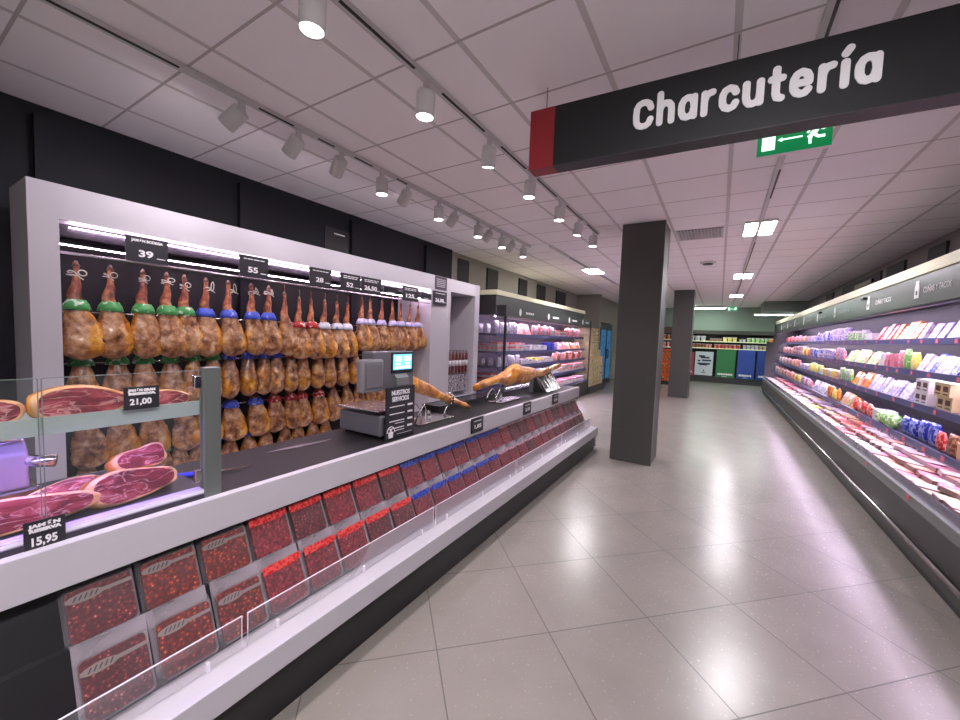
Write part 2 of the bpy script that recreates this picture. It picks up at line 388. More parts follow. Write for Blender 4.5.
panel_light(-2.42, 8.5, .3, .6, 'square ceiling light beyond the spotlights, near the meat chiller')
for x, y, l in ((-.5, 17.9, 'long ceiling tube in front of the back wall, above the green panel'), (1.6, 17.0, 'long ceiling tube above the far end of the cheese chiller')):
    t = thing('tube_light', l, 'light', (x, y, CEIL), 'ceiling tubes at the back')
    MB().box(x - .62, x + .62, y - .06, y + .06, CEIL - .1 if x < 1 else 2.66, CEIL - .002 if x < 1 else 2.72).obj('housing', FITTING, t)
    MB().box(x - .6, x + .6, y - .05, y + .05, CEIL - .112 if x < 1 else 2.65, CEIL - .1 if x < 1 else 2.66).obj('tube', TUBEL, t)
def track(x, y0, y1, lab, slots, drop=.0):
    t = thing('lighting_track', lab, 'track', (x, (y0 + y1) / 2, CEIL), 'ceiling lighting tracks')
    MB().box(x - .02, x + .02, y0, y1, CEIL - .034, CEIL - .002).obj('rail', FITTING, t)
    each('slot', SLOT, t, [(x + .006, x + .021, a, c, CEIL - .0355, CEIL - .03) for a, c in slots])
track(-2.73, -1.5, 5.9, 'white track of spotlights along the ham wall', [(-.6, 1.05), (1.5, 1.75), (1.95, 2.1), (2.3, 2.5), (2.8, 2.95)])
track(-1.545, -1.5, 5.55, 'white track of spotlights above the pack display', [(-.5, .9), (1.2, 1.7), (1.95, 2.45), (2.7, 3.15), (3.4, 3.9), (4.2, 4.8), (5.0, 5.5)])
track(.32, -1.5, 17.0, 'thin white track carrying the square lights over the aisle', [(1.5, 2.9), (3.3, 3.75), (4.1, 4.85), (6.8, 9.4), (10.7, 13.5)])
track(-2.42, 6.0, 12.0, 'thin white track reaching the light near the meat chiller', [(6.9, 8.0), (9, 10.5)])

spot_proto = MB()
spot_mesh = MB().lathe([(.0, 0), (.042, 0), (.053, -.006), (.054, -.02), (.054, -.145), (.052, -.148), (.047, -.140)], 28).mesh('track_spotlight', [FITTING], True)
lens_mesh = MB().lathe([(.0, -.137), (.046, -.137), (.046, -.141), (.0, -.1415)], 24).mesh('lens', [SPOTL], False)
brk_mesh = MB().box(-.008, .008, -.02, .02, -.02, .055).mesh('bracket', [FITTING])
def spotlight(x, y, tgt, lab, power):
    pivot = Vector((x, y, CEIL - .09)); d = (Vector(tgt) - pivot).normalized()
    o = bpy.data.objects.new('track_spotlight', spot_mesh); COL.objects.link(o)
    tag(o, lab, 'spotlight', 'track spotlights')
    o.location = pivot; q = d.to_track_quat('-Z', 'Y'); o.rotation_mode = 'QUATERNION'; o.rotation_quaternion = q
    l = bpy.data.objects.new('lens', lens_mesh); COL.objects.link(l); l.parent = o
    b = bpy.data.objects.new('bracket', brk_mesh); COL.objects.link(b); b.parent = o
    b.rotation_mode = 'QUATERNION'; b.rotation_quaternion = q.inverted()
    ld = bpy.data.lights.new('spot_beam', 'SPOT'); ld.energy = power; ld.spot_size = math.radians(104 if abs(d.z) < .97 else 74); ld.spot_blend = 1; ld.shadow_soft_size = .03
    ld.color = (1, .91, .98)
    lo = bpy.data.objects.new('spot_beam', ld); COL.objects.link(lo); lo.parent = o; lo.location = (0, 0, -.17)
SP1, SP2 = 6, 14
for i, (y, ham) in enumerate([(1.40, 1), (1.80, 1), (2.18, 1), (2.63, 0), (2.98, 1), (3.48, 0), (3.8, 1), (4.3, 0), (4.62, 1), (4.95, 0), (5.3, 1), (5.65, 0)]):
    spotlight(-2.73, y, (-3.6, y - .45 if i == 0 else y - .1 if i == 1 else y + .2, 2.15) if ham else (-2.68, y - .02, 0), f"{'tilted' if ham else 'upright lit'} white spotlight on the ham wall track, {nth(i + 1)} along it", SP1 * (1.5 if i == 0 else .85 if ham else 1.3))
for i, y in enumerate((.2, 1.08, 1.82, 2.55, 3.28, 4.05, 4.72, 5.35)):
    spotlight(-1.545, y, (-1.95, y + (.1 if i != 3 else .5), .5) if i in (3, 6) else (-1.62, y - .05, .4), f"white spotlight on the track above the pack display, {nth(i + 1)} along it", SP2)

# hanging sign
GLY = {'C': (.66, [[(.57, .70), (.52, .83), (.42, .90), (.30, .91), (.18, .86), (.11, .74), (.095, .5), (.11, .26), (.18, .14), (.30, .09), (.42, .10), (.52, .17), (.57, .30)]]),
       'h': (.56, [[(.095, .09), (.095, .91)], [(.095, .44), (.15, .57), (.26, .63), (.37, .61), (.45, .52), (.465, .40), (.465, .09)]]),
       'a': (.57, [[(.475, .63), (.475, .09)], [(.475, .37), (.45, .53), (.37, .62), (.27, .635), (.17, .59), (.105, .48), (.095, .36), (.105, .23), (.17, .12), (.27, .085), (.37, .11), (.45, .2), (.475, .36)]]),
       'r': (.40, [[(.095, .09), (.095, .63)], [(.095, .42), (.14, .55), (.22, .62), (.32, .635)]]),
       'c': (.53, [[(.46, .50), (.41, .59), (.29, .635), (.17, .59), (.105, .48), (.095, .36), (.105, .23), (.17, .13), (.29, .085), (.41, .13), (.46, .22)]]),
       'u': (.56, [[(.095, .63), (.095, .31), (.12, .18), (.19, .10), (.28, .085), (.38, .11), (.45, .2), (.465, .32)], [(.465, .63), (.465, .09)]]),
       't': (.42, [[(.19, .84), (.19, .24), (.23, .12), (.33, .09)], [(.075, .60), (.34, .60)]]),
       'e': (.56, [[(.105, .36), (.46, .36), (.455, .48), (.40, .58), (.28, .635), (.17, .59), (.105, .48), (.095, .36), (.105, .23), (.17, .13), (.28, .085), (.38, .10), (.45, .17)]]),
       'í': (.20, [[(.095, .09), (.095, .63)], [(.085, .84), (.17, .95)]])}
def rounded_word(fr, cap, width, parent):
    word = 'Charcutería'; gap = (width / cap - sum(GLY[c][0] for c in word)) / (len(word) - 1); x = 0; org = wloc(parent)
    for ch in word:
        b = MB(); hw = .107; dz = 0; ky = 1 if ch == 'C' else 1.17
        for st in GLY[ch][1]:
            for k, p in enumerate(st):
                b.prism([((x + p[0] + hw * math.cos(q)) * cap, (p[1] * ky + hw * math.sin(q)) * cap) for q in [i * PI / 8 for i in range(16)]], 0, .004 + dz, fr); dz += 6e-5
                if k:
                    o = st[k - 1]; o = (o[0], o[1] * ky); p = (p[0], p[1] * ky); d = Vector((p[0] - o[0], p[1] - o[1])).normalized(); nx, ny = -d.y * hw, d.x * hw
                    b.prism([((x + u_) * cap, v_ * cap) for u_, v_ in ((o[0] - nx, o[1] - ny), (p[0] - nx, p[1] - ny), (p[0] + nx, p[1] + ny), (o[0] + nx, o[1] + ny))], 0, .004 + dz, fr); dz += 6e-5
        b.obj('letter', LETTER, parent); x += GLY[ch][0] + gap
def hanging_sign():
    a = Vector((-1.05, 2.2, 0)); bb = Vector((1.35, 2.335, 0)); ux = (bb - a).normalized(); n = Vector((ux.y, -ux.x, 0))
    t = thing('hanging_sign', 'long black hanging sign reading Charcutería with a dark red end', 'sign', (a + bb) / 2 + Vector((0, 0, 2.59)))
    z0, z1, th = 2.588, 2.925, .11
    fr = frame(a, ux, (0, 0, 1))    # z axis of the frame points to the viewer
    ln = (bb - a).length
    MB().box(.15, ln, z0 + .002, z1, -th, 0, 0, fr).obj('face_panel', SIGNB, t)
    MB().box(.15, ln, z0 - .002, z0 + .002, -th, .0, 0, fr).obj('underside', SIGNG, t)
    MB().box(0, .15, z0 - .002, z1, -th, .001, 0, fr).obj('red_end', SIGNR, t)
    f2 = frame(a + ux * .585 + Vector((0, 0, 2.69)) + n * .001, ux, (0, 0, 1))
    rounded_word(f2, .147, .965, t)
    for s in (.08, 1.04, 2.2):
        p = a + ux * s - n * .05
        MB().tube([(p.x, p.y, z1), (p.x, p.y, CEIL)], .003, 6).lathe([(.0, z1), (.012, z1), (.012, z1 + .02), (0, z1 + .02)], 10, mat=Matrix.Translation((p.x, p.y, 0))).obj('hanger', STEELG, t)
hanging_sign()

def exit_sign(x, y, z, w, h, lab, big=True):
    G = M('lit exit green', (6, 110, 62), .4, emit=(6, 120, 66), es=.25); Wm = M('lit exit white', (220, 255, 235), .4, emit=(205, 255, 228), es=.5)
    t = thing('exit_sign', lab, 'exit sign', (x, y, z), 'green emergency exit signs')
    MB().box(x - w / 2, x + w / 2, y - .012, y + .012, z, z + h).obj('panel', G, t)
    MB().box(x - w / 2, x + w / 2, y - .014, y + .014, z - .006, z).obj('edge', EDGEW, t)
    MB().box(x - .05, x + .05, y - .03, y + .03, CEIL - .03, CEIL - .001).box(x - .15, x - .146, y - .002, y + .002, z + h, CEIL).box(x + .146, x + .15, y - .002, y + .002, z + h, CEIL).obj('mount', FITTING, t)
    f = FYN(x - w / 2, y - .0125, z); k = w / .38; b = MB()
    S = lambda P_: [(p[0] * k, p[1] * k) for p in P_]
    def bar(p, q, r):
        p, q = Vector(p), Vector(q); d = (q - p).normalized(); nn = Vector((-d.y, d.x)) * r
        b.prism(S([p - nn, q - nn, q + nn, p + nn]), 0, .002, f)
    b.prism(S([(.025, .03), (.095, .03), (.095, .145), (.025, .145)]), 0, .002, f)
    bar((.125, .085), (.235, .085), .0045); b.prism(S([(.108, .085), (.132, .072), (.132, .098)]), 0, .002, f)
    # running figure
    b.prism(S([(.318 + .014 * math.cos(i * PI / 6), .152 + .014 * math.sin(i * PI / 6)) for i in range(12)]), 0, .002, f)
    bar((.312, .133), (.285, .088), .015); bar((.305, .13), (.27, .118), .006); bar((.27, .118), (.258, .098), .006)
    bar((.312, .13), (.332, .108), .006); bar((.332, .108), (.35, .116), .006)
    bar((.288, .09), (.312, .066), .008); bar((.312, .066), (.345, .066), .008)
    bar((.283, .09), (.272, .058), .008); bar((.272, .058), (.275, .03), .007); bar((.284, .088), (.262, .07), .008)
    b.obj('pictogram', Wm, t)
exit_sign(.315, 3.2, 2.815, .375, .19, 'green exit sign with running man behind the Charcutería sign')
exit_sign(.3, 16.2, 2.74, .3, .15, 'small distant green exit sign near the back wall')

# ------------------------------------------------------------------ ham wall unit
XF = -3.5
t = thing('ham_display_frame', 'big white frame unit round the wall of hanging hams', 'display frame', (-3.8, 2.6, 0))
Y0, Y1, YI0, YI1 = .585, 4.76, .715, 4.35
MB().box(-3.93, XF, Y0, YI0, 0, 2.41).box(-4.13, XF, YI1, Y1, 0, 2.2).box(-3.93, XF, YI0, Y1, 2.2, 2.41).obj('surround', WHITE, t)
MB().box(-4.13, XF, YI0, YI1, 0, .16).obj('base', WHITE, t)
MB().box(-4.138, -4.13, YI0, YI1, .16, 2.2).obj('back_panel', M('black ham wall lining', (8, 7, 10), .6), t)
b = MB()
for z, x in ((2.005, -3.53), (1.64, -3.69), (1.28, -3.84), (.83, -3.99)): b.tube([(x, YI0, z), (x, YI1, z)], .009, 8)
for i in range(4): b.tube([(-4.13, YI0 + .6 + i * .85, 1.28), (-3.84, YI0 + .6 + i * .85, 1.28)], .006, 6)
b.obj('hanging_rail', STEEL, t, smooth=True)
MB().box(-3.66, -3.585, YI0, YI1, 2.115, 2.165).obj('led_housing', M('grey led housing', (64, 60, 68), .4), t)
MB().box(-3.581, -3.576, YI0 + .06, YI1 - .02, 2.170, 2.175).obj('led_strip', LEDP, t)
MB().box(-3.70, -3.66, YI0, YI1, 2.078, 2.2).obj('lamp_valance', NAVY, t)
MB().box(-3.70, -3.695, YI0, YI1, 2.073, 2.078).obj('led_strip', LEDP, t)
# ------------------------------------------------------------------ hams
def ham_mesh(seed, w, dpt, L, lean, seg=26, nr=38):
    prof = [(0, .06), (.02, .11), (.05, .14), (.09, .135), (.14, .15), (.2, .185), (.26, .25), (.31, .29), (.36, .31), (.42, .38), (.47, .48), (.52, .59), (.58, .70), (.65, .82), (.72, .92), (.79, .985), (.85, 1.0), (.905, .92), (.95, .72), (.982, .42), (1, .1)]
    def pr(u):
        for (a, p), (c, q) in zip(prof, prof[1:]):
            if u <= c:
                s = (u - a) / (c - a); return p + (q - p) * s
        return prof[-1][1]
    b = MB(); rings = []
    for i in range(nr + 1):
        u = i / nr; u = u ** .95; r = pr(u); body = min(1, max(0, (u - .42) / .18))
        hw = w * r; hd = hw * (1 - body) * .95 + dpt * r * body
        cy = lean * body * math.sin(min(1, (u - .4) / .6) * PI / 2) if u > .4 else 0
        if .24 < u < .42: cy += -.012 * math.sin((u - .24) / .18 * PI)
        ring = []
        for j in range(seg):
            a = 2 * PI * j / seg
            x, y = hd * math.cos(a), hw * math.sin(a) * (1 + .12 * body * math.sin(a))
            p = Vector((x * 15 + seed * 3.1, y * 15, u * 9)); nz_ = noise.noise(p) * .5 + noise.noise(p * 2.2 + Vector((0, 0, 4))) * .4
            k = 1 + nz_ * (.10 + .16 * body)
            ring.append((x * k, cy + y * k, -u * L))
        rings.append(ring)
    b.rings(rings)
    return b.mesh('cured_ham', [HAM], True)
BIG = [ham_mesh(s, .112, .072, .645, R.uniform(.012, .03)) for s in range(5)]
MID = [ham_mesh(10 + s, .104, .086, .70, R.uniform(-.01, .01)) for s in range(4)]
def collar_mesh(w, d, z0, z1, flare):
    b = MB(); seg = 20
    b.rings([[(d * f * math.cos(2 * PI * j / seg), w * f * math.sin(2 * PI * j / seg), z) for j in range(seg)] for f, z in ((.62, z0), (.86, (z0 * .55 + z1 * .45)), (1.0, z1), (.97, z1 - .001), (.6, z0 - .002))], cap=False)
    return b
collar_big = {c: collar_mesh(.072, .062, -.245, -.312, 1).mesh('collar', [m], True) for c, m in COLLAR.items()}
hoof_mesh = MB().tube([(0, 0, .006), (0, -.003, -.012), (.0, .0, -.03)], [.006, .014, .021], 10).mesh('hoof', [HOOF], True)
def rope_proto(kx, ky, tiltz):
    m_ = MB().tube([(.024 * math.cos(a), .025 * math.sin(a), -.075 - .006 * math.sin(2 * a)) for a in [i * PI / 8 for i in range(17)]], .0042, 6)
    m_.tube([(.024 * math.cos(a), .026 * math.sin(a), -.092 + .005 * math.sin(a)) for a in [i * PI / 8 for i in range(17)]], .0038, 6)
    m_.tube([(.026 + .004 * math.sin(a), .020 + kx - kx * math.cos(a) + tiltz * math.sin(a), -.052 + ky * math.sin(a) - .012 * (1 - math.cos(a))) for a in [i * PI / 9 for i in range(19)]], .0036, 6)
    m_.tube([(.026, .012, -.085), (.028, .032, -.098), (.03, .05, -.102 - ky * .3)], .0034, 6)
    return m_.mesh('rope_loop', [ROPE], True)
ropes = [rope_proto(.012, .034, .008), rope_proto(.02, .018, .012), rope_proto(.009, .026, -.006), rope_proto(.016, .012, .014)]
hook_mesh = MB().tube([(0, 0, -.02), (.0, .004, .03), (-.002, .002, .075)], .0045, 6).mesh('hanging_cord', [M('dark red cord', (112, 60, 52), .8)], True)
def hang_ham(mesh, x, y, z, rotz, tilt, collar, lab, grp, rope=True, s=1):
    o = bpy.data.objects.new('cured_ham', mesh); COL.objects.link(o)
    o.location = (x, y, z); o.rotation_euler = (tilt, 0, rotz); o.scale = (s, s, s)
    tag(o, lab, 'ham', grp)
    if collar:
        c = bpy.data.objects.new('collar', collar_big[collar]); COL.objects.link(c); c.parent = o
    if rope:
        for n, m_ in (('hoof', hoof_mesh), ('rope_loop', R.choice(ropes)) if rope == 1 else ('hanging_cord', hook_mesh)):
            c = bpy.data.objects.new(n, m_); COL.objects.link(c); c.parent = o
            if n == 'rope_loop': c.rotation_euler = (R.uniform(-.25, .25), R.uniform(-.15, .15), R.uniform(-.7, .5)); c.scale = (1, R.uniform(.75, 1.1), R.uniform(.8, 1.15))
ROW1 = [(.808, 'green'), (.978, 'green'), (1.155, 'green'), (1.295, 'green'), (1.413, 'green'), (1.565, 'blue'), (1.73, 'blue'), (1.92, 'blue'), (2.08, 'blue'), (2.235, None),
        (2.385, 'red'), (2.52, 'red'), (2.68, 'white'), (2.845, 'white'), (2.985, 'white'), (3.19, 'lavender'), (3.31, 'lavender'), (3.51, 'lavender'), (3.68, 'lavender'), (3.84, 'lavender'), (4.04, 'lavender'), (4.20, 'lavender')]
for i, (y, c) in enumerate(ROW1):
    z = 1.965 if i < 9 or i > 14 else (1.93 if i == 9 else 1.895)
    hang_ham(BIG[(i * 3 + i // 4) % 5], -3.60 + R.uniform(-.01, .01), y, z, R.uniform(-.25, .2) if i < 10 else R.uniform(-.55, -.15), R.uniform(-.02, .05), c,
             f"cured ham {'without a' if not c else 'with ' + c} collar, {nth(i + 1)} along the top row of hams", 'hams in the top hanging row', 1 if i < 9 else 2, s=1.0 if i < 9 else .97)
ROW2 = [(.863, 'green'), (1.054, 'green'), (1.2, 'green'), (1.36, 'green'), (1.53, 'green'), (1.68, 'green'), (1.82, 'blue'), (1.98, 'blue'), (2.13, 'blue'), (2.26, 'blue'), (2.41, 'red'), (2.546, 'red'), (2.716, 'red'), (2.884, 'white'), (3.064, 'white'), (3.24, None),
        (3.42, None), (3.6, None), (3.8, None), (4.0, None), (4.19, None)]
for i, (y, c) in enumerate(ROW2):
    hang_ham(MID[i % 4], -3.765, y, 1.575, R.uniform(-.35, .35) + (.75 if i > 3 else .2), R.uniform(-.03, .05), c,
             f"cured ham {'without a' if not c else 'with ' + c} collar, {nth(i + 1)} along the second row of hams", 'hams in the second hanging row', False, .97 if i < 4 else .93)
ROW3 = [.907, 1.10, 1.303, 1.529, 1.72, 1.93, 2.154, 2.353, 2.523, 2.667, 2.886, 3.08, 3.27, 3.46, 3.65, 3.85, 4.05, 4.22]
for i, y in enumerate(ROW3):
    c = 'green' if i < 4 else 'blue' if i < 7 else 'red' if i < 11 else None
    hang_ham(BIG[(i * 2 + 1) % 5], -3.93, y - .02, 1.125, R.uniform(-.3, .2), R.uniform(-.02, .04), c,
             f"cured ham {'without a' if not c else 'with ' + c} collar, {nth(i + 1)} along the third row of hams", 'hams in the third hanging row', False)
ROW4 = [.93, 1.09, 1.264, 1.409, 1.533, 1.674, 1.8, 1.95, 2.134, 2.31, 2.523, 2.68, 2.873, 3.05]
for i, y in enumerate(ROW4):
    c = 'green' if i in (1, 2, 3) else 'blue' if 4 < i < 9 else 'red' if i > 10 else None
    hang_ham(MID[(i + 2) % 4], -4.05, y, .76, R.uniform(-.2, .2), 0, c,
             f"cured ham {'without a' if not c else 'with ' + c} collar, {nth(i + 1)} along the lowest row of hams", 'hams in the lowest hanging row', False, .9)

def price_card(y0, y1, z0, z1, x, label, big, title=None, unit=True, name='price_sign', face='X', group='black price cards over the hams', bars=1):
    t = thing(name, label, 'price sign', (x, (y0 + y1) / 2, z0), group)
    MB().box(x - .006, x, y0, y1, z0, z1).obj('card', TAGB, t)
    h = z1 - z0; w_ = y1 - y0; ym = (y0 + y1) / 2
    if title:
        lines = title.split('\n')
        for i, s in enumerate(lines): text(s, FXP(x + .001, ym, z1 - h * (.2 + .15 * i)), h * .14, INK, t, width=w_ * (.74 if len(lines) == 1 else .78), fat=.001)
    else:
        b = MB()
        for i in range(bars):
            z = z1 - h * (.16 + .1 * i); q = y0 + w_ * .15
            while q < y1 - w_ * .2:
                l = R.uniform(.08, .2) * w_; b.box(x, x + .001, q, min(q + l, y1 - w_ * .14), z - h * .022, z + h * .022); q += l + w_ * .03
        b.obj('title_line', INK, t)
    if big: text(big, FXP(x + .001, ym - w_ * .04, z0 + h * .22), h * .36, INK, t, width=w_ * min(.62, .17 * len(big)), fat=h * .012)
    if unit:
        b = MB(); b.box(x, x + .001, ym + w_ * .22, ym + w_ * .42, z0 + h * .2, z0 + h * .235); b.obj('unit_line', INK, t)
    return t
XT = -3.475
price_card(1.02, 1.262, 2.005, 2.178, XT, 'black price card reading JAMÓN BODEGA 39, over the green-collared hams', '39', 'JAMÓN BODEGA')
price_card(1.757, 2.005, 2.012, 2.19, XT, 'black price card reading 55 over the blue-collared hams', '55')
price_card(2.413, 2.668, 2.02, 2.195, XT, 'black price card reading 28 over the red-collared hams', '28')
price_card(2.78, 3.055, 2.015, 2.196, XT, 'black price card reading 52 on the ham rail', '52', bars=2)
price_card(3.066, 3.37, 2.015, 2.196, XT, 'black price card reading 26,50 on the ham rail', '26,50', bars=2)
price_card(3.73, 4.04, 1.995, 2.182, XT, 'black price card reading 125 over the lavender-collared hams', '125', bars=2)
price_card(4.36, 4.68, 1.995, 2.19, XT, 'black price card reading 26,00 at the end of the ham rail', '26,00')
for y0, y1, l in ((3.42, 3.66, 'first small dark screen between price cards 26,50 and 125'), (4.10, 4.32, 'second small dark screen beside the 125 price card')):
    t = thing('rail_screen', l, 'screen', (XT, y0, 2.03), 'small dark screens on the ham rail')
    MB().box(XT - .03, XT - .005, y0, y1, 2.05, 2.13).obj('screen', NAVY, t); MB().box(XT - .004, XT - .002, y0 + .06, y1 - .05, 2.06, 2.066).obj('text_line', INK, t)
t = thing('info_card', 'dark card with a grey text block on the white header end', 'card', (XF + .004, 4.55, 2.21))
MB().box(XF + .001, XF + .008, 4.42, 4.695, 2.215, 2.405).obj('card', M('dark violet card', (70, 62, 74), .5), t)
b = MB()
for i in range(5): b.box(XF + .008, XF + .009, 4.45, 4.66, 2.255 + i * .025, 2.269 + i * .025)
b.obj('text_block', M('grey print', (168, 160, 170), .6), t)
t = thing('wall_notice', 'small black framed notice on the dark wall above the ham unit', 'notice', (-4.12, 3.26, 2.6))
MB().box(-4.14, -4.125, 3.07, 3.46, 2.5, 2.83).obj('plate', M('notice black', (28, 26, 34), .3), t)
MB().box(-4.125, -4.123, 3.2, 3.36, 2.76, 2.775).box(-4.125, -4.123, 3.22, 3.37, 2.53, 2.54).obj('text_line', INK, t)

# ------------------------------------------------------------------ sausage niche
t = thing('sausage_niche', 'tall white open niche unit holding hanging sausages, beside the hams', 'display niche', (-3.8, 5.2, 0))
NB = M('grey niche lining', (176, 168, 178), .5)
MB().box(-4.13, XF, 4.762, 4.815, 0, 2.41).obj('side_panel', WHITE, t, bev=.004)
MB().box(-4.13, XF, 5.50, 5.64, 0, 2.41).obj('side_panel', WHITE, t, bev=.004)
MB().box(-4.13, XF, 4.815, 5.50, 2.22, 2.41).obj('header', WHITE, t, bev=.004)
MB().box(-4.13, -3.98, 4.815, 5.50, 0, 2.22).obj('back_panel', NB, t)
b = MB()
for z in (1.32, .93):
    for i in range(7): b.tube([(-3.98, 4.87 + i * .095, z), (-3.6, 4.87 + i * .095, z), (-3.59, 4.87 + i * .095, z + .02)], .005, 6)
b.obj('hook', CHROME, t)
MB().box(-3.98, -3.52, 4.815, 5.5, .55, .58).obj('shelf', WHITE, t)
SAUS = meat_mat('dark dry sausage', [(.3, (66, 18, 20)), (.55, (120, 44, 42)), (.75, (176, 120, 110))], 60, .4)
saus = MB().tube([(0, 0, 0), (0, 0, -.03), (.0, .004, -.05), (0, .0, -.2), (0, -.004, -.34), (0, 0, -.37)], [.004, .012, .021, .024, .021, .006], 10).mesh('sausage', [SAUS], True)
swrap = MB().tube([(0, .001, -.15), (0, .0, -.24)], .026, 12).mesh('label_wrap', [M('white sausage label', (228, 222, 226), .5)], True)
sbag = MB().box(-.05, .05, -.04, .04, -.26, 0).mesh('hanging_pack', [emboss_pattern('silver pack', (176, 170, 178), (96, 80, 92), 40)])
n = 0
for i in range(7):
    n += 1
    o = bpy.data.objects.new('sausage', saus); COL.objects.link(o); o.location = (-3.6, 4.87 + i * .095, 1.315)
    tag(o, f'dark dry sausage with white label in the white niche, {nth(n)} along the hooks', 'sausage', 'sausages in the niche')
    c = bpy.data.objects.new('label_wrap', swrap); COL.objects.link(c); c.parent = o
    o = bpy.data.objects.new('hanging_pack', sbag); COL.objects.link(o); o.location = (-3.64, 4.87 + i * .095, .925)
    tag(o, f'silver hanging pack on the lower hooks of the white niche, {nth(n)} along', 'pack', 'packs in the niche')

# ------------------------------------------------------------------ serving counter
CY0, CY1 = -1.2, 5.58
t = thing('serving_counter', 'long white serving counter with black worktop and stepped front shelves', 'counter', (-1.9, 2.2, 0))
MB().box(-2.2, -1.44, CY0, CY1 - .02, .02, .235).obj('plinth', CHARD, t)
MB().box(-2.2, -1.447, CY0, CY1 - .03, 0, .02).obj('kick_strip', BLACK, t)
MB().box(-1.56, -1.40, CY0, CY1, .228, .335).obj('ledge', WHITE, t, bev=.004)
MB().box(-2.3, -1.425, CY1 - .001, CY1 + .018, .05, .333).obj('end_panel', WHITE, t)
MB().prism([(-1.56, .23), (-1.575, .335), (-1.675, .56), (-1.715, .56), (-1.79, .735), (-1.79, .88), (-2.3, .88), (-2.3, .23)], CY1 - .02, CY1, frame((0, 0, 0), (1, 0, 0), (0, 0, 1)) @ Matrix.Diagonal((1, 1, -1, 1))).obj('end_panel', WHITE, t)
MB().box(-1.74, -1.70, CY0, CY1, .742, .883).obj('front_panel', WHITE, t, bev=.003)
MB().prism([(-1.56, .31), (-1.566, .34), (-1.664, .555), (-1.692, .555), (-1.775, .735), (-1.80, .735), (-1.71, .54), (-1.68, .54), (-1.60, .31)], CY0, CY1 - .03, frame((0, 0, 0), (1, 0, 0), (0, 0, 1)) @ Matrix.Diagonal((1, 1, -1, 1))).obj('step_tray', M('dark step plastic', (26, 25, 29), .35), t)
MB().box(-2.28, -1.74, .78, CY1 - .02, .845, .878).obj('worktop', BLACKTOP, t)
MB().box(-2.28, -1.80, CY0, CY1 - .02, .235, .845).obj('body', CHAR, t)
MB().box(-2.28, -1.74, CY0, .78, .845, .90).obj('case_floor', M('dark case floor', (56, 50, 62), .35), t)

# guard strip in front of the packs
for i, (a, c) in enumerate(((-.4, .765), (.785, 1.95), (1.97, 3.14), (3.16, 4.33), (4.35, 5.5))):
    t = thing('plastic_guard', f'low clear plastic guard in front of the packs, {nth(i + 1)} from the near end', 'guard', (-1.5, (a + c) / 2, .335), 'clear guards along the counter ledge')
    MB().box(-1.502, -1.498, a, c, .336, .468).obj('panel', ACRYL, t)
    MB().box(-1.5025, -1.4975, a, c, .468, .4705).box(-1.5025, -1.4975, a, a + .002, .34, .468).box(-1.5025, -1.4975, c - .002, c, .34, .468).obj('edge', EDGEW, t)
    for yy in (a + .12, (a + c) / 2, c - .12):
        MB().box(-1.508, -1.492, yy - .006, yy + .006, .335, .368).obj('clip', EDGEW, t)

# packs
def pack_proto(w, h, meat, band, thick=.028):
    def rr(x0, x1, y0, y1, r):
        return [(x1 - r + r * math.cos(a), y1 - r + r * math.sin(a)) if q == 0 else (x0 + r + r * math.cos(a), y1 - r + r * math.sin(a)) if q == 1 else (x0 + r + r * math.cos(a), y0 + r + r * math.sin(a)) if q == 2 else (x1 - r + r * math.cos(a), y0 + r + r * math.sin(a))
                for q in range(4) for a in [q * PI / 2 + i * PI / 6 for i in range(4)]]
    I = Matrix.Identity(4)
    film = MB().prism(rr(-w / 2, w / 2, 0, h, .012), 0, .004, I).prism(rr(-w / 2 + .006, w / 2 - .006, .008, h - .012, .012), .004, thick, I).mesh('meat_pack', [FILM])
    meatm = MB()
    meatm.prism(rr(-w / 2 + .010, w / 2 - .010, .012, h - .022, .014), .006, thick - .006, I)
    mm = meatm.mesh('meat_slices', [meat])
    lb = MB()
    if band == 'oval':
        y = h * .74
        lb.prism([(-w * .45, y - .006), (w * .45, y - .006), (w * .45, y + .006), (-w * .45, y + .006)], thick, thick + .0008, I)
        lb.prism([(-w * .2 + .048 * math.cos(a), y + .015 * math.sin(a)) for a in [i * PI / 8 for i in range(16)]], thick + .0008, thick + .0016, I)
    else:
        hh = .030 if band in ('red', 'blue') else .016
        lb.prism([(-w / 2 + .004, h - .012 - hh), (w * .2, h - .014 - hh * 1.0), (w / 2 - .004, h - .012 - hh * .75), (w / 2 - .004, h - .008), (-w / 2 + .004, h - .008)], thick, thick + .001, I)
    if band == 'oval':
        for q in range(5): lb.prism([(-w * .2 - .03 + q * .013, h * .74 - .006), (-w * .2 - .026 + q * .013, h * .74 - .006), (-w * .2 - .018 + q * .013, h * .74 + .008), (-w * .2 - .022 + q * .013, h * .74 + .008)], thick + .0016, thick + .002, I, 1)
        lb.prism([(-w * .42, h * .74 - .003), (-w * .2 - .04, h * .74 - .003), (-w * .2 - .04, h * .74 + .001), (-w * .42, h * .74 + .001)], thick + .0008, thick + .0012, I, 1)
    lm = lb.mesh('label_band', [BAND[band], CHAR])
    return film, mm, lm
cache = {}
pack_proto.back = MB().box(-.093, .093, 0, .222, 0, .024).mesh('meat_pack', [clear_mat('milky packaging film', (226, 212, 224), .34, .2)])
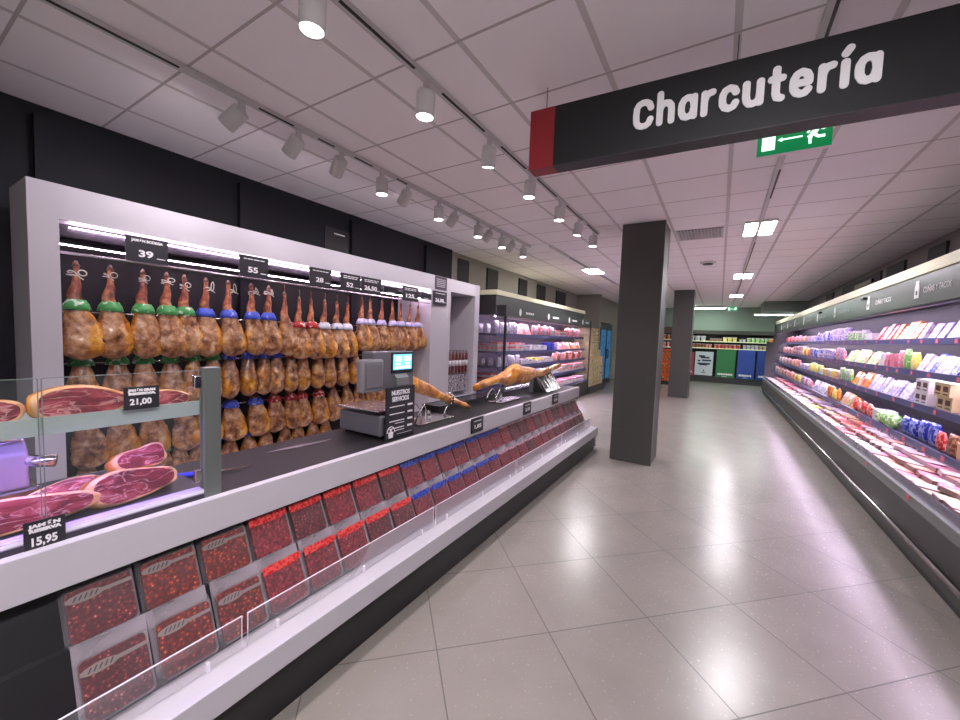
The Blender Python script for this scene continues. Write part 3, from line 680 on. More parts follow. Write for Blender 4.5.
def put_pack(row, i, y, meat, band, lab):
    h = .215 if row == 'lower' else .19
    key = (row, meat.name, band)
    if key not in cache: cache[key] = pack_proto(.184, h, meat, band)
    film, mm, lm = cache[key]
    o = bpy.data.objects.new('meat_pack', film); COL.objects.link(o)
    if row == 'lower': s, org = Vector((-.098, 0, .215)), Vector((-1.562, y, .339))
    else: s, org = Vector((-.085, 0, .18)), Vector((-1.678, y, .546))
    o.matrix_world = frame(org, (0, 1, R.uniform(-.02, .02)), s)
    tag(o, lab, 'meat pack', f'packs in the {row} display row')
    for nm, m_ in (('meat_slices', mm), ('label_band', lm)):
        c = bpy.data.objects.new(nm, m_); COL.objects.link(c); c.parent = o
for row, y0, reds, blues in (('upper', .42, 1.96, 3.2), ('lower', .425, 1.95, 3.1)):
    i = 0; y = y0
    while y < 5.48:
        i += 1
        if i <= (3 if row == 'upper' else 3): meat, band, dn = (SALCHI if i == 1 else CHORIZO), 'oval', 'oval-labelled ' + ('dark sausage' if i == 1 else 'orange chorizo')
        elif y < reds - .12: meat, band, dn = R.choice([JAMONS, SALCHI, JAMONS]), 'red', 'red-banded sliced meat'
        elif y < blues: meat, band, dn = JAMONS, 'blue', 'blue-banded sliced meat'
        else: meat, band, dn = R.choice([JAMONS, SALCHI]), 'plain', 'clear-topped sliced meat'
        put_pack(row, i, y, meat, band, f'{dn} pack in the {row} display row, {nth(i)} from the near end')
        if row == 'lower':
            film = pack_proto.back
            o = bpy.data.objects.new('meat_pack', film); COL.objects.link(o)
            o.matrix_world = frame((-1.592, y + R.uniform(-.004, .004), .352), (0, 1, R.uniform(-.03, .03)), (-.098, 0, .215))
            tag(o, f'clear pack edge tucked behind the lower display row, {nth(i)} from the near end', 'meat pack', 'packs tucked behind the lower display row')
        y += .192
# card at the near end of the steps
t = thing('shelf_card', 'white card with a red strip on the dark step at the near end', 'card', (-1.5, .19, .42))
fr = frame((-1.56, .06, .35), (0, 1, 0), (-.1, 0, .22))
MB().box(0, .12, 0, .085, .012, .018, 0, fr).obj('card', INK, t)
MB().box(-.02, .15, .045, .065, .018, .02, 0, fr).obj('red_strip', BAND['red'], t)
MB().box(.12, .15, 0, .09, .010, .012, 0, fr).obj('holder', STEELG, t)
t = thing('shelf_ticket', 'small pale blue ticket at the near foot of the dark step', 'ticket', (-1.53, .27, .34))
fr = frame((-1.545, .25, .338), (0, 1, 0), (-.1, 0, .22))
MB().box(0, .05, .0, .05, .006, .010, 0, fr).obj('ticket', M('pale blue print', (190, 214, 226), .4), t); MB().box(.005, .045, .034, .04, .0102, .0108, 0, fr).obj('line', CHAR, t)

def counter_tag(y, lab, s):
    t = thing('price_holder', lab, 'price tag', (-1.69, y, .77), 'black price holders on the counter front')
    MB().box(-1.698, -1.688, y - .09, y + .09, .768, .892).obj('holder', BLACK, t)
    text(s, FXP(-1.687, y, .805), .045, INK, t, width=.105, fat=.001)
    MB().box(-1.688, -1.687, y - .06, y + .06, .862, .868).obj('title_line', INK, t)
counter_tag(2.76, 'black price tag clipped to the counter front by the ham with the grey clamp', '1,85')
counter_tag(3.76, 'black price tag clipped to the counter front, middle of three', '2,15')
counter_tag(4.59, 'black price tag clipped to the counter front below the sloping rack', '2,10')

# ------------------------------------------------------------------ glass display case at the near end
t = thing('glass_display_case', 'glass-fronted display case with steel post at the near end of the counter', 'display case', (-1.9, .2, .88))
MB().box(-1.775, -1.735, .742, .805, .883, 1.412).obj('post', STEELG, t, bev=.003)
MB().box(-1.79, -1.744, CY0, .742, .86, .918).obj('bottom_rail', M('violet grey rail', (178, 170, 204), .35), t)
MB().box(-1.745, -1.742, CY0, .742, .905, .916).obj('rail_edge', EDGEW, t)
MB().box(-2.1, -1.772, CY0, .75, 1.240, 1.246).box(-1.778, -1.766, CY0, .75, 1.222, 1.277).obj('shelf', M('grey green shelf', (176, 190, 186), .35, .2), t)
for a, c in ((-.5, .302), (.312, .738)):
    MB().box(-1.763, -1.757, a, c, .92, 1.40).obj('pane', GLASS, t)
    MB().box(-1.763, -1.757, a, c, 1.40, 1.402).box(-1.7635, -1.7565, a - .0015, a, .92, 1.40).box(-1.7635, -1.7565, c, c + .0015, .92, 1.40).obj('pane_edge', M('green grey glass edge', (120, 132, 128), .3), t)
for z in (.95, 1.33): MB().box(-1.768, -1.748, .715, .742, z, z + .05).obj('clip', CHROME, t, bev=.003)
MB().box(-2.27, -2.26, CY0, .7, .9, .93).obj('back_rail', STEELG, t)
MB().box(-1.86, -1.845, CY0, .72, 1.232, 1.238).obj('led_strip', EM('violet case LED', (186, 150, 255), 22), t)

def cut_ham(name, L, H, D, x, y, z, lab, seed, rotz=0, tilt=0, hoofside=1, cat='ham'):
    """half ham lying with its cut face to the front (+X); long axis along Y"""
    n = 44
    def shape(i):
        a = 2 * PI * i / n; c, s_ = math.cos(a), math.sin(a)
        y_ = math.copysign(abs(c) ** .62, c); z_ = math.copysign(abs(s_) ** .72, s_)
        k = 1 - .5 * (.5 + .5 * y_) ** 2
        return (hoofside * y_ * L / 2, (z_ * (k if z_ > 0 else .5 + .5 * k) + .06 * math.sin(2.2 * y_ * 2 + seed) * (z_ > 0)) * H / 2 * (1 + .05 * math.sin(4 * a + seed)))
    pts = [shape(i) for i in range(n)]
    zmin = min(p[1] for p in pts)
    o = thing(name, lab, cat, (x, y, z)); o.rotation_euler = (0, tilt, rotz)
    def ring(k, xx, dz=0):
        return [(xx + (.006 * math.sin(i * .9 + seed) if k > .9 else 0), p[0] * k, (p[1] * k - zmin + dz)) for i, p in enumerate(pts)]
    mk = lambda rs, nm, mt, cap, sm=True: MB().rings(rs if hoofside > 0 else [list(reversed(r)) for r in rs], cap=cap).obj(nm, mt, o, sm, world=False)
    mk([ring(1, -.006), ring(1.04, -D * .3), ring(.98, -D * .6), ring(.80, -D * .85), ring(.4, -D)], 'rind', HAMG, True)
    mk([ring(.86, .010), ring(.95, .008), ring(1.0, -.006)], 'fat_layer', FATM, False)
    mk([ring(.86, .0105), ring(.87, .010)], 'cut_face', CUTHAM, True, False)
    return o
cut_ham('cut_ham', .25, .118, .10, -1.84, .425, 1.247, 'thick halved ham with red cut face on the glass shelf, behind the 21,00 card', 1, -.03, -.1)
cut_ham('cut_ham', .22, .10, .12, -1.85, .185, 1.247, 'halved ham with red cut face on the glass shelf, at its near end', 4, .03, -.1, 1)
cut_ham('cut_ham', .21, .085, .08, -1.85, .64, 1.247, 'slim cut ham piece on the glass shelf next to the steel post', 6, .0, -.1, 1)
cut_ham('cut_ham', .29, .13, .15, -1.87, .575, .902, 'large cut ham on the case floor beside the steel post', 3, .12, -.35, 1)
cut_ham('cut_ham', .19, .10, .09, -1.97, .62, .99, 'smaller cut ham piece resting on top of the large cut ham', 5, .22, -.35, -1)
cut_ham('cut_ham', .26, .105, .10, -1.985, .41, .902, 'cut ham lying behind the JAMÓN RESERVA card', 8, .1, -.5, -1)
cut_ham('cut_ham', .40, .115, .14, -1.86, .27, .902, 'cut ham on the case floor right behind the 15,95 card', 9, -.05, -.3, 1)
price_card(.50, .60, 1.275, 1.355, -1.745, 'black card reading JAMÓN GRAN RESERVA 21,00 on the glass shelf edge', '21,00', 'JAMÓN GRAN\nRESERVA', False, group='black price cards in the glass case')
price_card(.26, .348, .872, .968, -1.735, 'black card reading JAMÓN RESERVA 15,95 at the case bottom rail', '15,95', 'JAMÓN\nRESERVA', False, group='black price cards in the glass case')
# slicer
t = thing('meat_slicer', 'steel meat slicer inside the near end of the glass case', 'slicer', (-2.15, .15, .9))
MB().box(-2.25, -2.10, -.1, .36, .902, .97).obj('base', STEEL, t, bev=.01)
MB().prism([(-2.25, .97), (-2.10, .97), (-2.10, 1.10), (-2.14, 1.135), (-2.25, 1.135)], -.06, .335, frame((0, 0, 0), (1, 0, 0), (0, 0, 1)) @ Matrix.Diagonal((1, 1, -1, 1))).obj('body', M('satin slicer body', (176, 172, 190), .35, .5), t, bev=.008)
MB().lathe([(0, 0), (.11, 0), (.115, .005), (.11, .01), (0, .01)], 32, mat=frame((-2.12, .12, 1.24), (0, 1, 0), (0, 0, 1))).obj('blade', CHROME, t)
MB().prism([(.20, 1.14), (.33, 1.14), (.30, 1.19), (.26, 1.20)], -2.2, -2.12, frame((0, 0, 0), (0, 1, 0), (0, 0, 1))).obj('carriage', STEEL, t, bev=.004)
MB().tube([(-2.12, .33, 1.065), (-2.09, .40, 1.055)], .022, 14).obj('knob', CHROME, t, smooth=True)
MB().tube([(-2.11, .25, 1.15), (-2.09, .33, 1.175)], .016, 12).obj('handle', CHROME, t, smooth=True)
# knife
t = thing('knife', 'blue-handled knife lying on the black worktop by the steel post', 'knife', (-2.0, .9, .88))
fr = frame((-2.02, .86, .879), (.35, .9, 0), (-.9, .35, 0))
MB().tube([tuple(fr @ Vector(p)) for p in ((-.13, 0, .012), (-.1, .002, .013), (-.03, 0, .013), (0, 0, .012))], [.010, .014, .013, .015], 10).obj('handle', M('blue plastic', (40, 50, 214), .35), t, smooth=True)
MB().prism([(0, -.012), (.14, -.008), (.2, .006), (0, .014)], .010, .012, fr).obj('blade', STEEL, t)
t = thing('worktop_reflection', 'thin pale shape standing in for a light reflection on the black worktop', 'knife', (-2.05, 1.4, .88))  # reflection of light on the worktop, modelled as a thin plate
fr = frame((-2.12, 1.32, .879), (.12, .98, 0), (-.98, .12, 0))
MB().prism([(-.1, -.004), (.08, -.026), (.24, -.02), (.3, .0), (.1, .016), (0, .012)], .001, .003, fr).obj('blade', M('pale light reflection', (150, 140, 150), .5, .3), t); MB().tube([tuple(fr @ Vector(p)) for p in ((.1, -.018, .004), (.26, -.012, .004))], .002, 6).obj('reflection_rib', STEEL, t)

# ------------------------------------------------------------------ scale with price board
DG = M('dark grey plastic', (98, 96, 102), .4)
t = thing('shop_scale', 'grey electronic shop scale with lit blue screen on the counter', 'scale', (-2.0, 1.95, .88))
MB().prism([(1.80, .893), (2.07, .893), (2.07, 1.03), (1.80, 1.03)], -2.24, -1.84, frame((0, 0, 0), (0, 1, 0), (0, 0, 1))).obj('base', DG, t, bev=.012)
b = MB()
for x in (-2.2, -1.88):
    for y in (1.84, 2.03): b.lathe([(.018, .878), (.018, .894)], 10, mat=Matrix.Translation((x, y, 0)))
b.obj('foot', BLACK, t)
MB().box(-1.84, -1.835, 1.83, 1.99, .975, 1.012).obj('key_strip', STEEL, t)
MB().box(-2.25, -1.85, 1.785, 2.09, 1.048, 1.062).obj('platter', STEEL, t, bev=.004)
MB().lathe([(.05, 1.03), (.05, 1.048)], 12, mat=Matrix.Translation((-2.05, 1.92, 0))).obj('platter_post', DG, t)
MB().box(-1.95, -1.90, 1.97, 2.07, .99, 1.25).obj('column', DG, t)
MB().box(-1.97, -1.855, 1.75, 2.13, 1.20, 1.45).obj('printer_head', DG, t, bev=.008)
MB().box(-1.835, -1.828, 1.665, 1.80, 1.225, 1.375).obj('display_cover', M('mid grey plastic', (108, 105, 110), .35), t, bev=.003)
MB().box(-1.90, -1.84, 1.645, 1.825, 1.195, 1.405).obj('operator_display', M('light grey plastic', (122, 119, 124), .4), t, bev=.016)
MB().box(-1.855, -1.849, 1.90, 2.11, 1.305, 1.445).obj('screen_bezel', BLACK, t)
s = MB().box(-1.849, -1.847, 1.915, 2.095, 1.328, 1.432).obj('screen', M('lit blue screen', (60, 120, 170), .2, emit=(86, 158, 214), es=.9), t)
b = MB()
for y0, y1, z0, z1 in ((1.93, 1.99, 1.385, 1.42), (2.02, 2.08, 1.385, 1.42), (1.93, 2.08, 1.335, 1.352), (1.94, 1.98, 1.36, 1.375), (2.03, 2.07, 1.36, 1.375)): b.box(-1.847, -1.846, y0, y1, z0, z1)
b.obj('screen_field', M('lit pale field', (150, 200, 230), .3, emit=(170, 220, 250), es=.8), s)
MB().prism([(-1.855, 1.30), (-1.83, 1.275), (-1.825, 1.225), (-1.855, 1.21)], 1.93, 2.05, frame((0, 0, 0), (1, 0, 0), (0, 0, 1)) @ Matrix.Diagonal((1, 1, -1, 1))).obj('ticket_slot', STEELG, t)
t = thing('service_board', 'black price board headed NUESTROS SERVICIOS in front of the scale', 'board', (-1.79, 1.93, .88))
MB().box(-1.80, -1.79, 1.80, 2.07, .88, 1.222).obj('board', TAGB, t)
for i, s in enumerate(('NUESTROS', 'SERVICIOS')): text(s, FXP(-1.789, 1.93, 1.17 - i * .042), .042, INK, t, width=.17 if i == 0 else .16, fat=.0012)
b = MB()
for i in range(4):
    z = 1.09 - i * .048
    b.box(-1.79, -1.789, 1.83, 1.97, z, z + .006).box(-1.79, -1.789, 2.0, 2.05, z - .004, z + .010)
    if i > 1: b.box(-1.79, -1.789, 1.88, 1.97, z - .016, z - .012)
b.box(-1.79, -1.789, 1.90, 2.05, .905, .907)
b.obj('printed_line', INK, t)
b = MB().tube([(-1.7895, 1.845 + .034 * math.cos(a), .925 + .04 * math.sin(a)) for a in [i * PI / 10 for i in range(11)]], .003, 6).prism([(1.825, .89), (1.862, .89), (1.866, .93), (1.85, .93), (1.85, .945), (1.837, .945), (1.837, .93), (1.822, .93)], -1.79, -1.788, frame((0, 0, 0), (0, 1, 0), (0, 0, 1)))
b.obj('emblem', INK, t)

# ------------------------------------------------------------------ hams on carving stands
def carving_ham(pts, radii, lab, seed):
    t = thing('carving_ham', lab, 'ham', pts[len(pts) // 2])
    P_ = [Vector(p) for p in pts]; seg = 16; rings = []; N_ = 28
    for i in range(N_ + 1):
        f = i / N_ * (len(P_) - 1); k = min(int(f), len(P_) - 2); s = f - k
        p = P_[k].lerp(P_[k + 1], s); r = radii[k] * (1 - s) + radii[k + 1] * s; d = (P_[k + 1] - P_[k]).normalized()
        u = d.cross(Vector((0, 0, 1))).normalized(); w_ = u.cross(d)
        rings.append([p + (u * math.cos(2 * PI * j / seg) * r * .7 + w_ * math.sin(2 * PI * j / seg) * r) * (1 + .34 * noise.noise(Vector((math.cos(2 * PI * j / seg) * 1.3, math.sin(2 * PI * j / seg) * 1.3, i * .33 + seed)))) for j in range(seg)])
    MB().rings(rings).obj('meat', HAMG, t, True)
    e = P_[-1]; d = (P_[-1] - P_[-2]).normalized()
    MB().tube([e, e + d * .03, e + d * .06], [radii[-1], .022, .012], 10).obj('hoof', HOOF, t, True)
    return t
def ham_stand(x, y, lab, y_clamp, z_clamp, x_clamp, y_spike):
    t = thing('ham_stand', lab, 'ham stand', (x, y, .878), 'steel ham stands on the counter')
    MB().box(x - .09, x + .09, y - .22, y + .22, .879, .897).obj('base_board', STEEL, t, bev=.005)
    MB().tube([(x, y_clamp - .05, .9), (x, y_clamp - .02, .95), (x_clamp, y_clamp, z_clamp - .05)], .009, 8).obj('upright', CHROME, t, smooth=True)
    MB().tube([(x_clamp, y_clamp + .012 * math.sin(a), z_clamp + .043 * math.sin(a)) if False else (x_clamp + .045 * math.cos(a), y_clamp, z_clamp + .045 * math.sin(a)) for a in [i * PI / 10 for i in range(21)]], .011, 8).obj('clamp_ring', STEEL, t, smooth=True)
    b = MB()
    for s in (-1, 1): b.tube([(x + .05 * s, y_spike - .06, .9), (x + .055 * s, y_spike - .02, .98), (x + .045 * s, y_spike + .05, 1.03), (x + .03 * s, y_spike + .09, .985), (x + .02 * s, y_spike + .1, .9)], .006, 8)
    b.obj('cradle', CHROME, t, smooth=True)
    MB().lathe([(.02, .9), (.022, .93), (.01, .96), (0, .97)], 12, mat=Matrix.Translation((x, y_spike + .16, 0))).obj('knob', CHROME, t, smooth=True)
carving_ham([(-1.98, 1.98, 1.17), (-1.97, 2.14, 1.215), (-1.96, 2.26, 1.185), (-1.95, 2.45, 1.12), (-1.95, 2.58, 1.07), (-1.95, 2.72, 1.02), (-1.95, 2.93, .945), (-1.95, 2.98, .925)], [.03, .065, .055, .042, .034, .028, .024, .026],
            'carved ham held in a stand behind the price board, hoof pointing down', 2)
ham_stand(-1.96, 2.45, 'steel stand holding the ham behind the price board', 2.70, 1.03, -1.95, 2.28)
carving_ham([(-1.98, 3.15, 1.075), (-1.97, 3.30, 1.10), (-1.96, 3.6, 1.13), (-1.95, 3.75, 1.125), (-1.94, 3.92, 1.165), (-1.93, 4.25, 1.145), (-1.92, 4.55, 1.125), (-1.92, 4.95, 1.16), (-1.92, 5.3, 1.2)], [.03, .045, .042, .085, .118, .095, .05, .036, .032],
            'orange ham laid level on a stand near the far end of the counter', 6)
ham_stand(-1.96, 3.75, 'steel stand under the level orange ham', 4.85, 1.15, -1.92, 3.5)
t = thing('sloping_rack', 'sloping silver rack with dark label near the counter end', 'rack', (-1.95, 4.95, .88))
fr = frame((-1.85, 4.62, .88), (0, 1, 0), (-.35, .0, .5)); 
MB().box(0, .5, 0, .30, 0, .012, 0, fr).obj('plate', STEEL, t)
MB().box(.03, .16, .04, .24, .012, .016, 0, fr).obj('label', CHAR, t)
each('divider', CHROME, t, [(q, q + .012, 0, .30, .012, .035, 0, fr) for q in (.0, .2, .34, .49)])
MB().box(-2.06, -2.0, 4.6, 5.15, .879, 1.09).obj('support', STEELG, t)
t = thing('counter_cover', 'dark low glass lid over the counter well behind the carved hams', 'lid', (-2.15, 3.6, .88))
MB().box(-2.27, -2.08, 2.75, 5.3, .93, .936).obj('glass', clear_mat('smoked glass', (60, 60, 66), .3, .05), t)
MB().box(-2.275, -2.265, 2.75, 5.3, .879, .938).box(-2.275, -2.08, 2.74, 2.752, .879, .938).box(-2.275, -2.08, 5.298, 5.31, .879, .938).obj('frame', BLACK, t)

# ------------------------------------------------------------------ chiller cabinets
def ink(c1, c2, sc): return emboss_pattern('print ' + str(c1) + str(c2), c1, c2, sc)
PAL = {'white': ((208, 200, 208), (168, 148, 180)), 'pink': ((208, 120, 142), (220, 184, 194)), 'orange': ((220, 112, 30), (230, 170, 96)), 'lavender': ((150, 134, 200), (200, 190, 220)),
       'red': ((196, 40, 48), (232, 150, 140)), 'blue': ((48, 56, 170), (160, 170, 226)), 'green': ((120, 176, 96), (214, 226, 184)), 'yellow': ((228, 206, 90), (240, 230, 180)),
       'beige': ((196, 176, 136), (150, 116, 82)), 'peach': ((216, 164, 138), (226, 196, 176)), 'brown': ((132, 74, 56), (196, 140, 110)), 'salmon': ((222, 120, 112), (240, 186, 176)), 'grey': ((170, 166, 176), (214, 210, 218))}
INKS = {k: (ink(a, b_, 34), M('plain ' + k, a, .4)) for k, (a, b_) in PAL.items()}
WIN = M('dark carton window', (84, 44, 48), .3)
def product_mesh(kind, col, w, h, d):
    """front faces local +X; base at z=0; width along Y; depth towards -X"""
    prt, pl = INKS[col]; b = MB()
    if kind == 'tub':
        r = w / 2; b.lathe([(0, 0), (r * .8, 0), (r * .97, h * .82), (r * .97, h * .84)], 14, 0).lathe([(0, h * .84), (r, h * .84), (r, h), (r * .9, h), (0, h)], 14, 1)
        return b.mesh(kind, [prt, INKS['white'][1]], False), (r, )
    if kind == 'carton':
        b.box(-d, 0, -w / 2, w / 2, 0, h, 0)
        for s in (-1, 1): b.box(0, .0015, s * w * .24 - w * .15, s * w * .24 + w * .15, h * .38, h * .78, 1).box(0, .0015, s * w * .24 - w * .15, s * w * .24 + w * .15, h * .14, h * .24, 1)
        return b.mesh(kind, [pl, WIN]), None
    if kind == 'bag':
        n = 12; rings = []
        for i in range(9):
            u = i / 8; tt = d / 2 * max(.06, math.sin(PI * min(1, .08 + u * .9)) ** .6); ww = w / 2 * (1 - .06 * math.sin(PI * u))
            rings.append([(tt * math.cos(2 * PI * j / n) - d / 2, ww * math.copysign(abs(math.sin(2 * PI * j / n)) ** .7, math.sin(2 * PI * j / n)), u * h) for j in range(n)])
        b.rings(rings, 0); return b.mesh(kind, [prt], True), None
    if kind == 'ball':
        b.lathe([(0, 0)] + [(w / 2 * math.sin(PI * i / 8), h / 2 - h / 2 * math.cos(PI * i / 8)) for i in range(1, 8)] + [(.01, h * 1.05), (0, h * 1.1)], 14, 0)
        return b.mesh(kind, [prt], True), None
    if kind == 'leaning_pack':
        f = frame((-.02, -w / 2, 0), (0, 1, 0), (-.42, 0, 1))
        b.box(0, w, 0, h, -.03, 0, 0, f).box(w * .1, w * .9, h * .55, h * .9, 0, .002, 1, f)
        return b.mesh(kind, [prt, INKS['white'][1]]), None
    if kind == 'flat_pack':
        b.box(-d, 0, -w / 2, w / 2, 0, h, 0).box(-d * .9, -d * .1, -w * .42, w * .42, h, h + .002, 1)
        return b.mesh(kind, [INKS[col][1], prt]), None
    if kind == 'sliced_pack':
        b.box(-d, 0, -w / 2, w / 2, 0, h, 0).box(-d * .97, -d * .05, -w * .475, w * .475, h, h + .003, 1)
        b.box(-d * .5, -d * .2, -w * .3, w * .3, h + .003, h + .004, 2)
        return b.mesh(kind, [M('dark pack edge ' + col, (116, 90, 86), .3), INKS[col][1], prt]), None
    if kind == 'tray':
        b.rings([[(x, y, z) for x, y in ((0 - i_, -w / 2 + i_), (0 - i_, w / 2 - i_), (-d + i_, w / 2 - i_), (-d + i_, -w / 2 + i_))][::-1] for z, i_ in ((0, .012), (h * .6, 0))], 1)
        b.box(-d + .008, -.008, -w / 2 + .008, w / 2 - .008, h * .6, h, 0)
        return b.mesh(kind, [prt, INKS['white'][1]]), None
PM = {}
NM = {'tub': 'tub', 'carton': 'window carton', 'bag': 'bag', 'ball': 'round pouch', 'leaning_pack': 'leaning pack', 'flat_pack': 'flat pack', 'tray': 'meat tray', 'sliced_pack': 'sliced pack'}
ONAME = {'tub': 'food_tub', 'carton': 'food_carton', 'bag': 'food_bag', 'ball': 'round_pouch', 'leaning_pack': 'leaning_pack', 'flat_pack': 'flat_pack', 'tray': 'meat_tray', 'sliced_pack': 'sliced_pack'}
def product(kind, col, w, h, d, x, y, z, facing, lab, grp, tilt=0):
    key = (kind, col, round(w, 3), round(h, 3), round(d, 3))
    if key not in PM: PM[key] = product_mesh(*key)[0]
    o = bpy.data.objects.new(ONAME[kind], PM[key]); COL.objects.link(o)
    o.location = (x - (w / 2 * facing if kind == 'tub' else 0), y, z); o.rotation_euler = (0, tilt, 0 if facing > 0 else PI)
    if kind != 'carton': o.rotation_euler.z += R.uniform(-.10, .10); o.scale = (1, R.uniform(.95, 1.0), 1 if grp.startswith('packs') else R.uniform(.86, 1.08))
    tag(o, lab, NM[kind].split()[-1], grp)
    return o

def fill(shelf_lab, cab, x, z, segs, facing, ystart, grp):
    """rows of goods along Y; segs = (length, kind, colour list, w, h, d, layers)"""
    y = ystart; n = 0
    for ln, kind, cols, w, h, d, layers in segs:
        cnt = max(1, int(ln / (w * 1.06))); step = ln / cnt
        for i in range(cnt):
            n += 1; c = cols[i % len(cols)] if len(cols) > 2 else cols[(i // 2) % len(cols)]
            hh = h * (1.28 if facing > 0 else 1.14)
            for l in range(layers):
                lay = '' if layers == 1 else (' in lower layer' if l == 0 else ' in upper layer')
                product(kind, c, w, hh, d, x + R.uniform(-.012, .012) * 1 - facing * .02, y + step * (i + .5), z + .003 + l * (hh + .002), facing,
                        f'{c} {NM[kind]}{lay}, {shelf_lab[4:]} of {cab}, {nth(n)} from near end', grp)
        y += ln
def pricetags(parent, x, z, y0, y1, step, facing):
    y = y0
    while y < y1:
        MB().box(x - .002, x + .002, y, y + .055, z + .006, z + .042).obj('price_ticket', PTAG, parent)
        y += step * R.uniform(.7, 1.3)

# --- cheese chiller
RX = 1.30; ry0, ry1 = 1.4, 16.0
t = thing('cheese_chiller', 'very long open chiller cabinet full of cheese along the aisle', 'chiller', (1.8, 8.7, 0))
MB().box(RX + .02, 2.3, ry0, ry1, 0, .06).obj('kick_plate', BLACK, t)
MB().prism([(RX, .06), (RX - .012, .15), (RX - .012, .42), (RX + .02, .44), (RX + .1, .44), (RX + .1, .06)], ry0, ry1, frame((0, 0, 0), (1, 0, 0), (0, 0, 1)) @ Matrix.Diagonal((1, 1, -1, 1))).obj('front_panel', CHAR, t)
MB().tube([(RX - .026, ry0, .185), (RX - .026, ry1, .185)], .018, 10).obj('bumper_rail', STEEL, t, smooth=True)
MB().prism([(RX - .012, .425), (RX - .018, .46), (RX - .018, .505), (RX + .03, .515), (RX + .03, .425)], ry0, ry1, frame((0, 0, 0), (1, 0, 0), (0, 0, 1)) @ Matrix.Diagonal((1, 1, -1, 1))).obj('lip_moulding', STEELG, t)
MB().box(RX + .004, RX + .012, ry0, ry1, .51, .585).obj('lip_glass', clear_mat('grey lip glass', (150, 152, 160), .28, .08), t)
MB().box(RX + .03, 2.15, ry0, ry1, .44, .50).obj('deck', NAVY, t)
MB().box(2.15, 2.3, ry0, ry1, .06, 2.1).obj('back_panel', NAVY, t)
MB().box(1.55, 2.3, ry0, ry1, 2.1, 2.36).obj('canopy', CHAR, t)
MB().box(1.535, 1.55, ry0, ry1, 2.0, 2.27).obj('fascia', M('dark grey fascia', (52, 54, 52), .3), t)
MB().box(1.52, 1.56, ry0, ry1, 2.275, 2.375).obj('top_strip', CREAMW, t, bev=.004)
MB().box(1.55, 1.60, ry0, ry1, 1.985, 2.1).obj('lamp_cover', M('violet grey metal', (84, 80, 100), .35, .3), t)
MB().box(1.60, 1.64, ry0, ry1, 2.085, 2.098).obj('led_strip', LEDV, t)
MB().box(1.32, 2.3, ry1, ry1 + .04, 0, 1.7).box(1.5, 2.3, ry1, ry1 + .04, 1.7, 2.36).obj('end_panel', CHAR, t)
SH = [('the top shelf', 1.76, 1.70), ('the second shelf', 1.68, 1.38), ('the third shelf', 1.61, 1.085), ('the fourth shelf', 1.54, .775)]
for nm, x, z in SH:
    sh = MB().box(x, 2.15, ry0, ry1, z - .025, z).obj('shelf', M('shelf metal', (58, 56, 74), .4, .3), t)
    MB().box(x - .012, x + .003, ry0, ry1, z - .05, z + .012).obj('price_rail', RAILP, sh)
    MB().box(x + .02, x + .045, ry0, ry1, z - .036, z - .026).obj('led_strip', LEDV, sh)
for i, (nm, x, z) in enumerate(SH): pricetags(t, x - .014, z - .045, 3.9, 11, .42, -1)
pricetags(t, RX - .02, .455, 3.2, 6.5, .9, -1)
JAR = [(-.05, 0), (.05, 0), (.05, .10), (.035, .13), (.035, .16), (-.035, .16), (-.035, .13), (-.05, .10)]
b = MB()
for i, y in enumerate((4.3, 5.25, 6.65, 8.3, 9.6, 11.0, 12.2, 13.4, 14.6)):
    f = FXN(1.534, y, 2.07); b.prism(JAR, 0, .002, f)
b.obj('jar_symbol', INK, t)
b = MB()
for i, y in enumerate((4.3, 5.25, 6.65, 8.3)):
    f = FXN(1.5315, y, 2.12); b.prism([(.018 * math.cos(a), .022 * math.sin(a)) for a in [k_ * PI / 5 for k_ in range(10)]], 0, .001, f)
b.obj('jar_mark', CHAR, t)
for y in (4.86, 6.14): text('CUÑAS Y TACOS', FXN(1.533, y, 2.105), .075, INK, t, width=.5, fat=.0006)
b = MB()
for y in (7.5, 8.9, 10.2, 11.5, 12.7, 13.9):
    q = 0
    while q < .5: l = R.uniform(.03, .08); b.box(1.533, 1.535, y + q, y + q + l, 2.11, 2.15); q += l + .02
b.obj('lettering', M('grey white print', (150, 150, 150), .5), t)
for y, l in ((6.75, 'small black clip on the cheese chiller fascia, nearer one'), (9.3, 'small black clip on the cheese chiller fascia, farther one')):
    o = MB().box(1.49, 1.534, y - .06, y + .06, 2.20, 2.225).obj('fascia_clip', BLACK, loc=(1.515, y, 2.21)); tag(o, l, 'clip', 'clips on the chiller fascia')
CH = 'cheese chiller'
G = 'goods on {} of the cheese chiller'
S0 = [(1.2, 'leaning_pack', ['pink', 'white', 'salmon'], .15, .17, .05, 1), (1.0, 'leaning_pack', ['white', 'lavender'], .16, .165, .05, 1), (.75, 'leaning_pack', ['orange', 'orange'], .13, .19, .05, 1), (.6, 'leaning_pack', ['salmon', 'pink', 'red'], .13, .2, .05, 1),
      (.3, 'flat_pack', ['white'], .14, .1, .1, 1), (1.05, 'tub', ['green', 'white', 'green'], .085, .135, .08, 1), (1.0, 'tub', ['lavender', 'white', 'lavender'], .11, .1, .1, 2), (1.4, 'bag', ['lavender', 'blue', 'white'], .14, .17, .06, 1),
      (1.2, 'tub', ['lavender', 'white', 'white'], .11, .12, .1, 1), (.8, 'bag', ['orange', 'white', 'pink'], .15, .14, .06, 1), (2.6, 'bag', ['pink', 'salmon', 'red'], .18, .15, .07, 1)]
fill('the top shelf', CH, 1.77, 1.70, S0, -1, 3.9, G.format('the top shelf'))
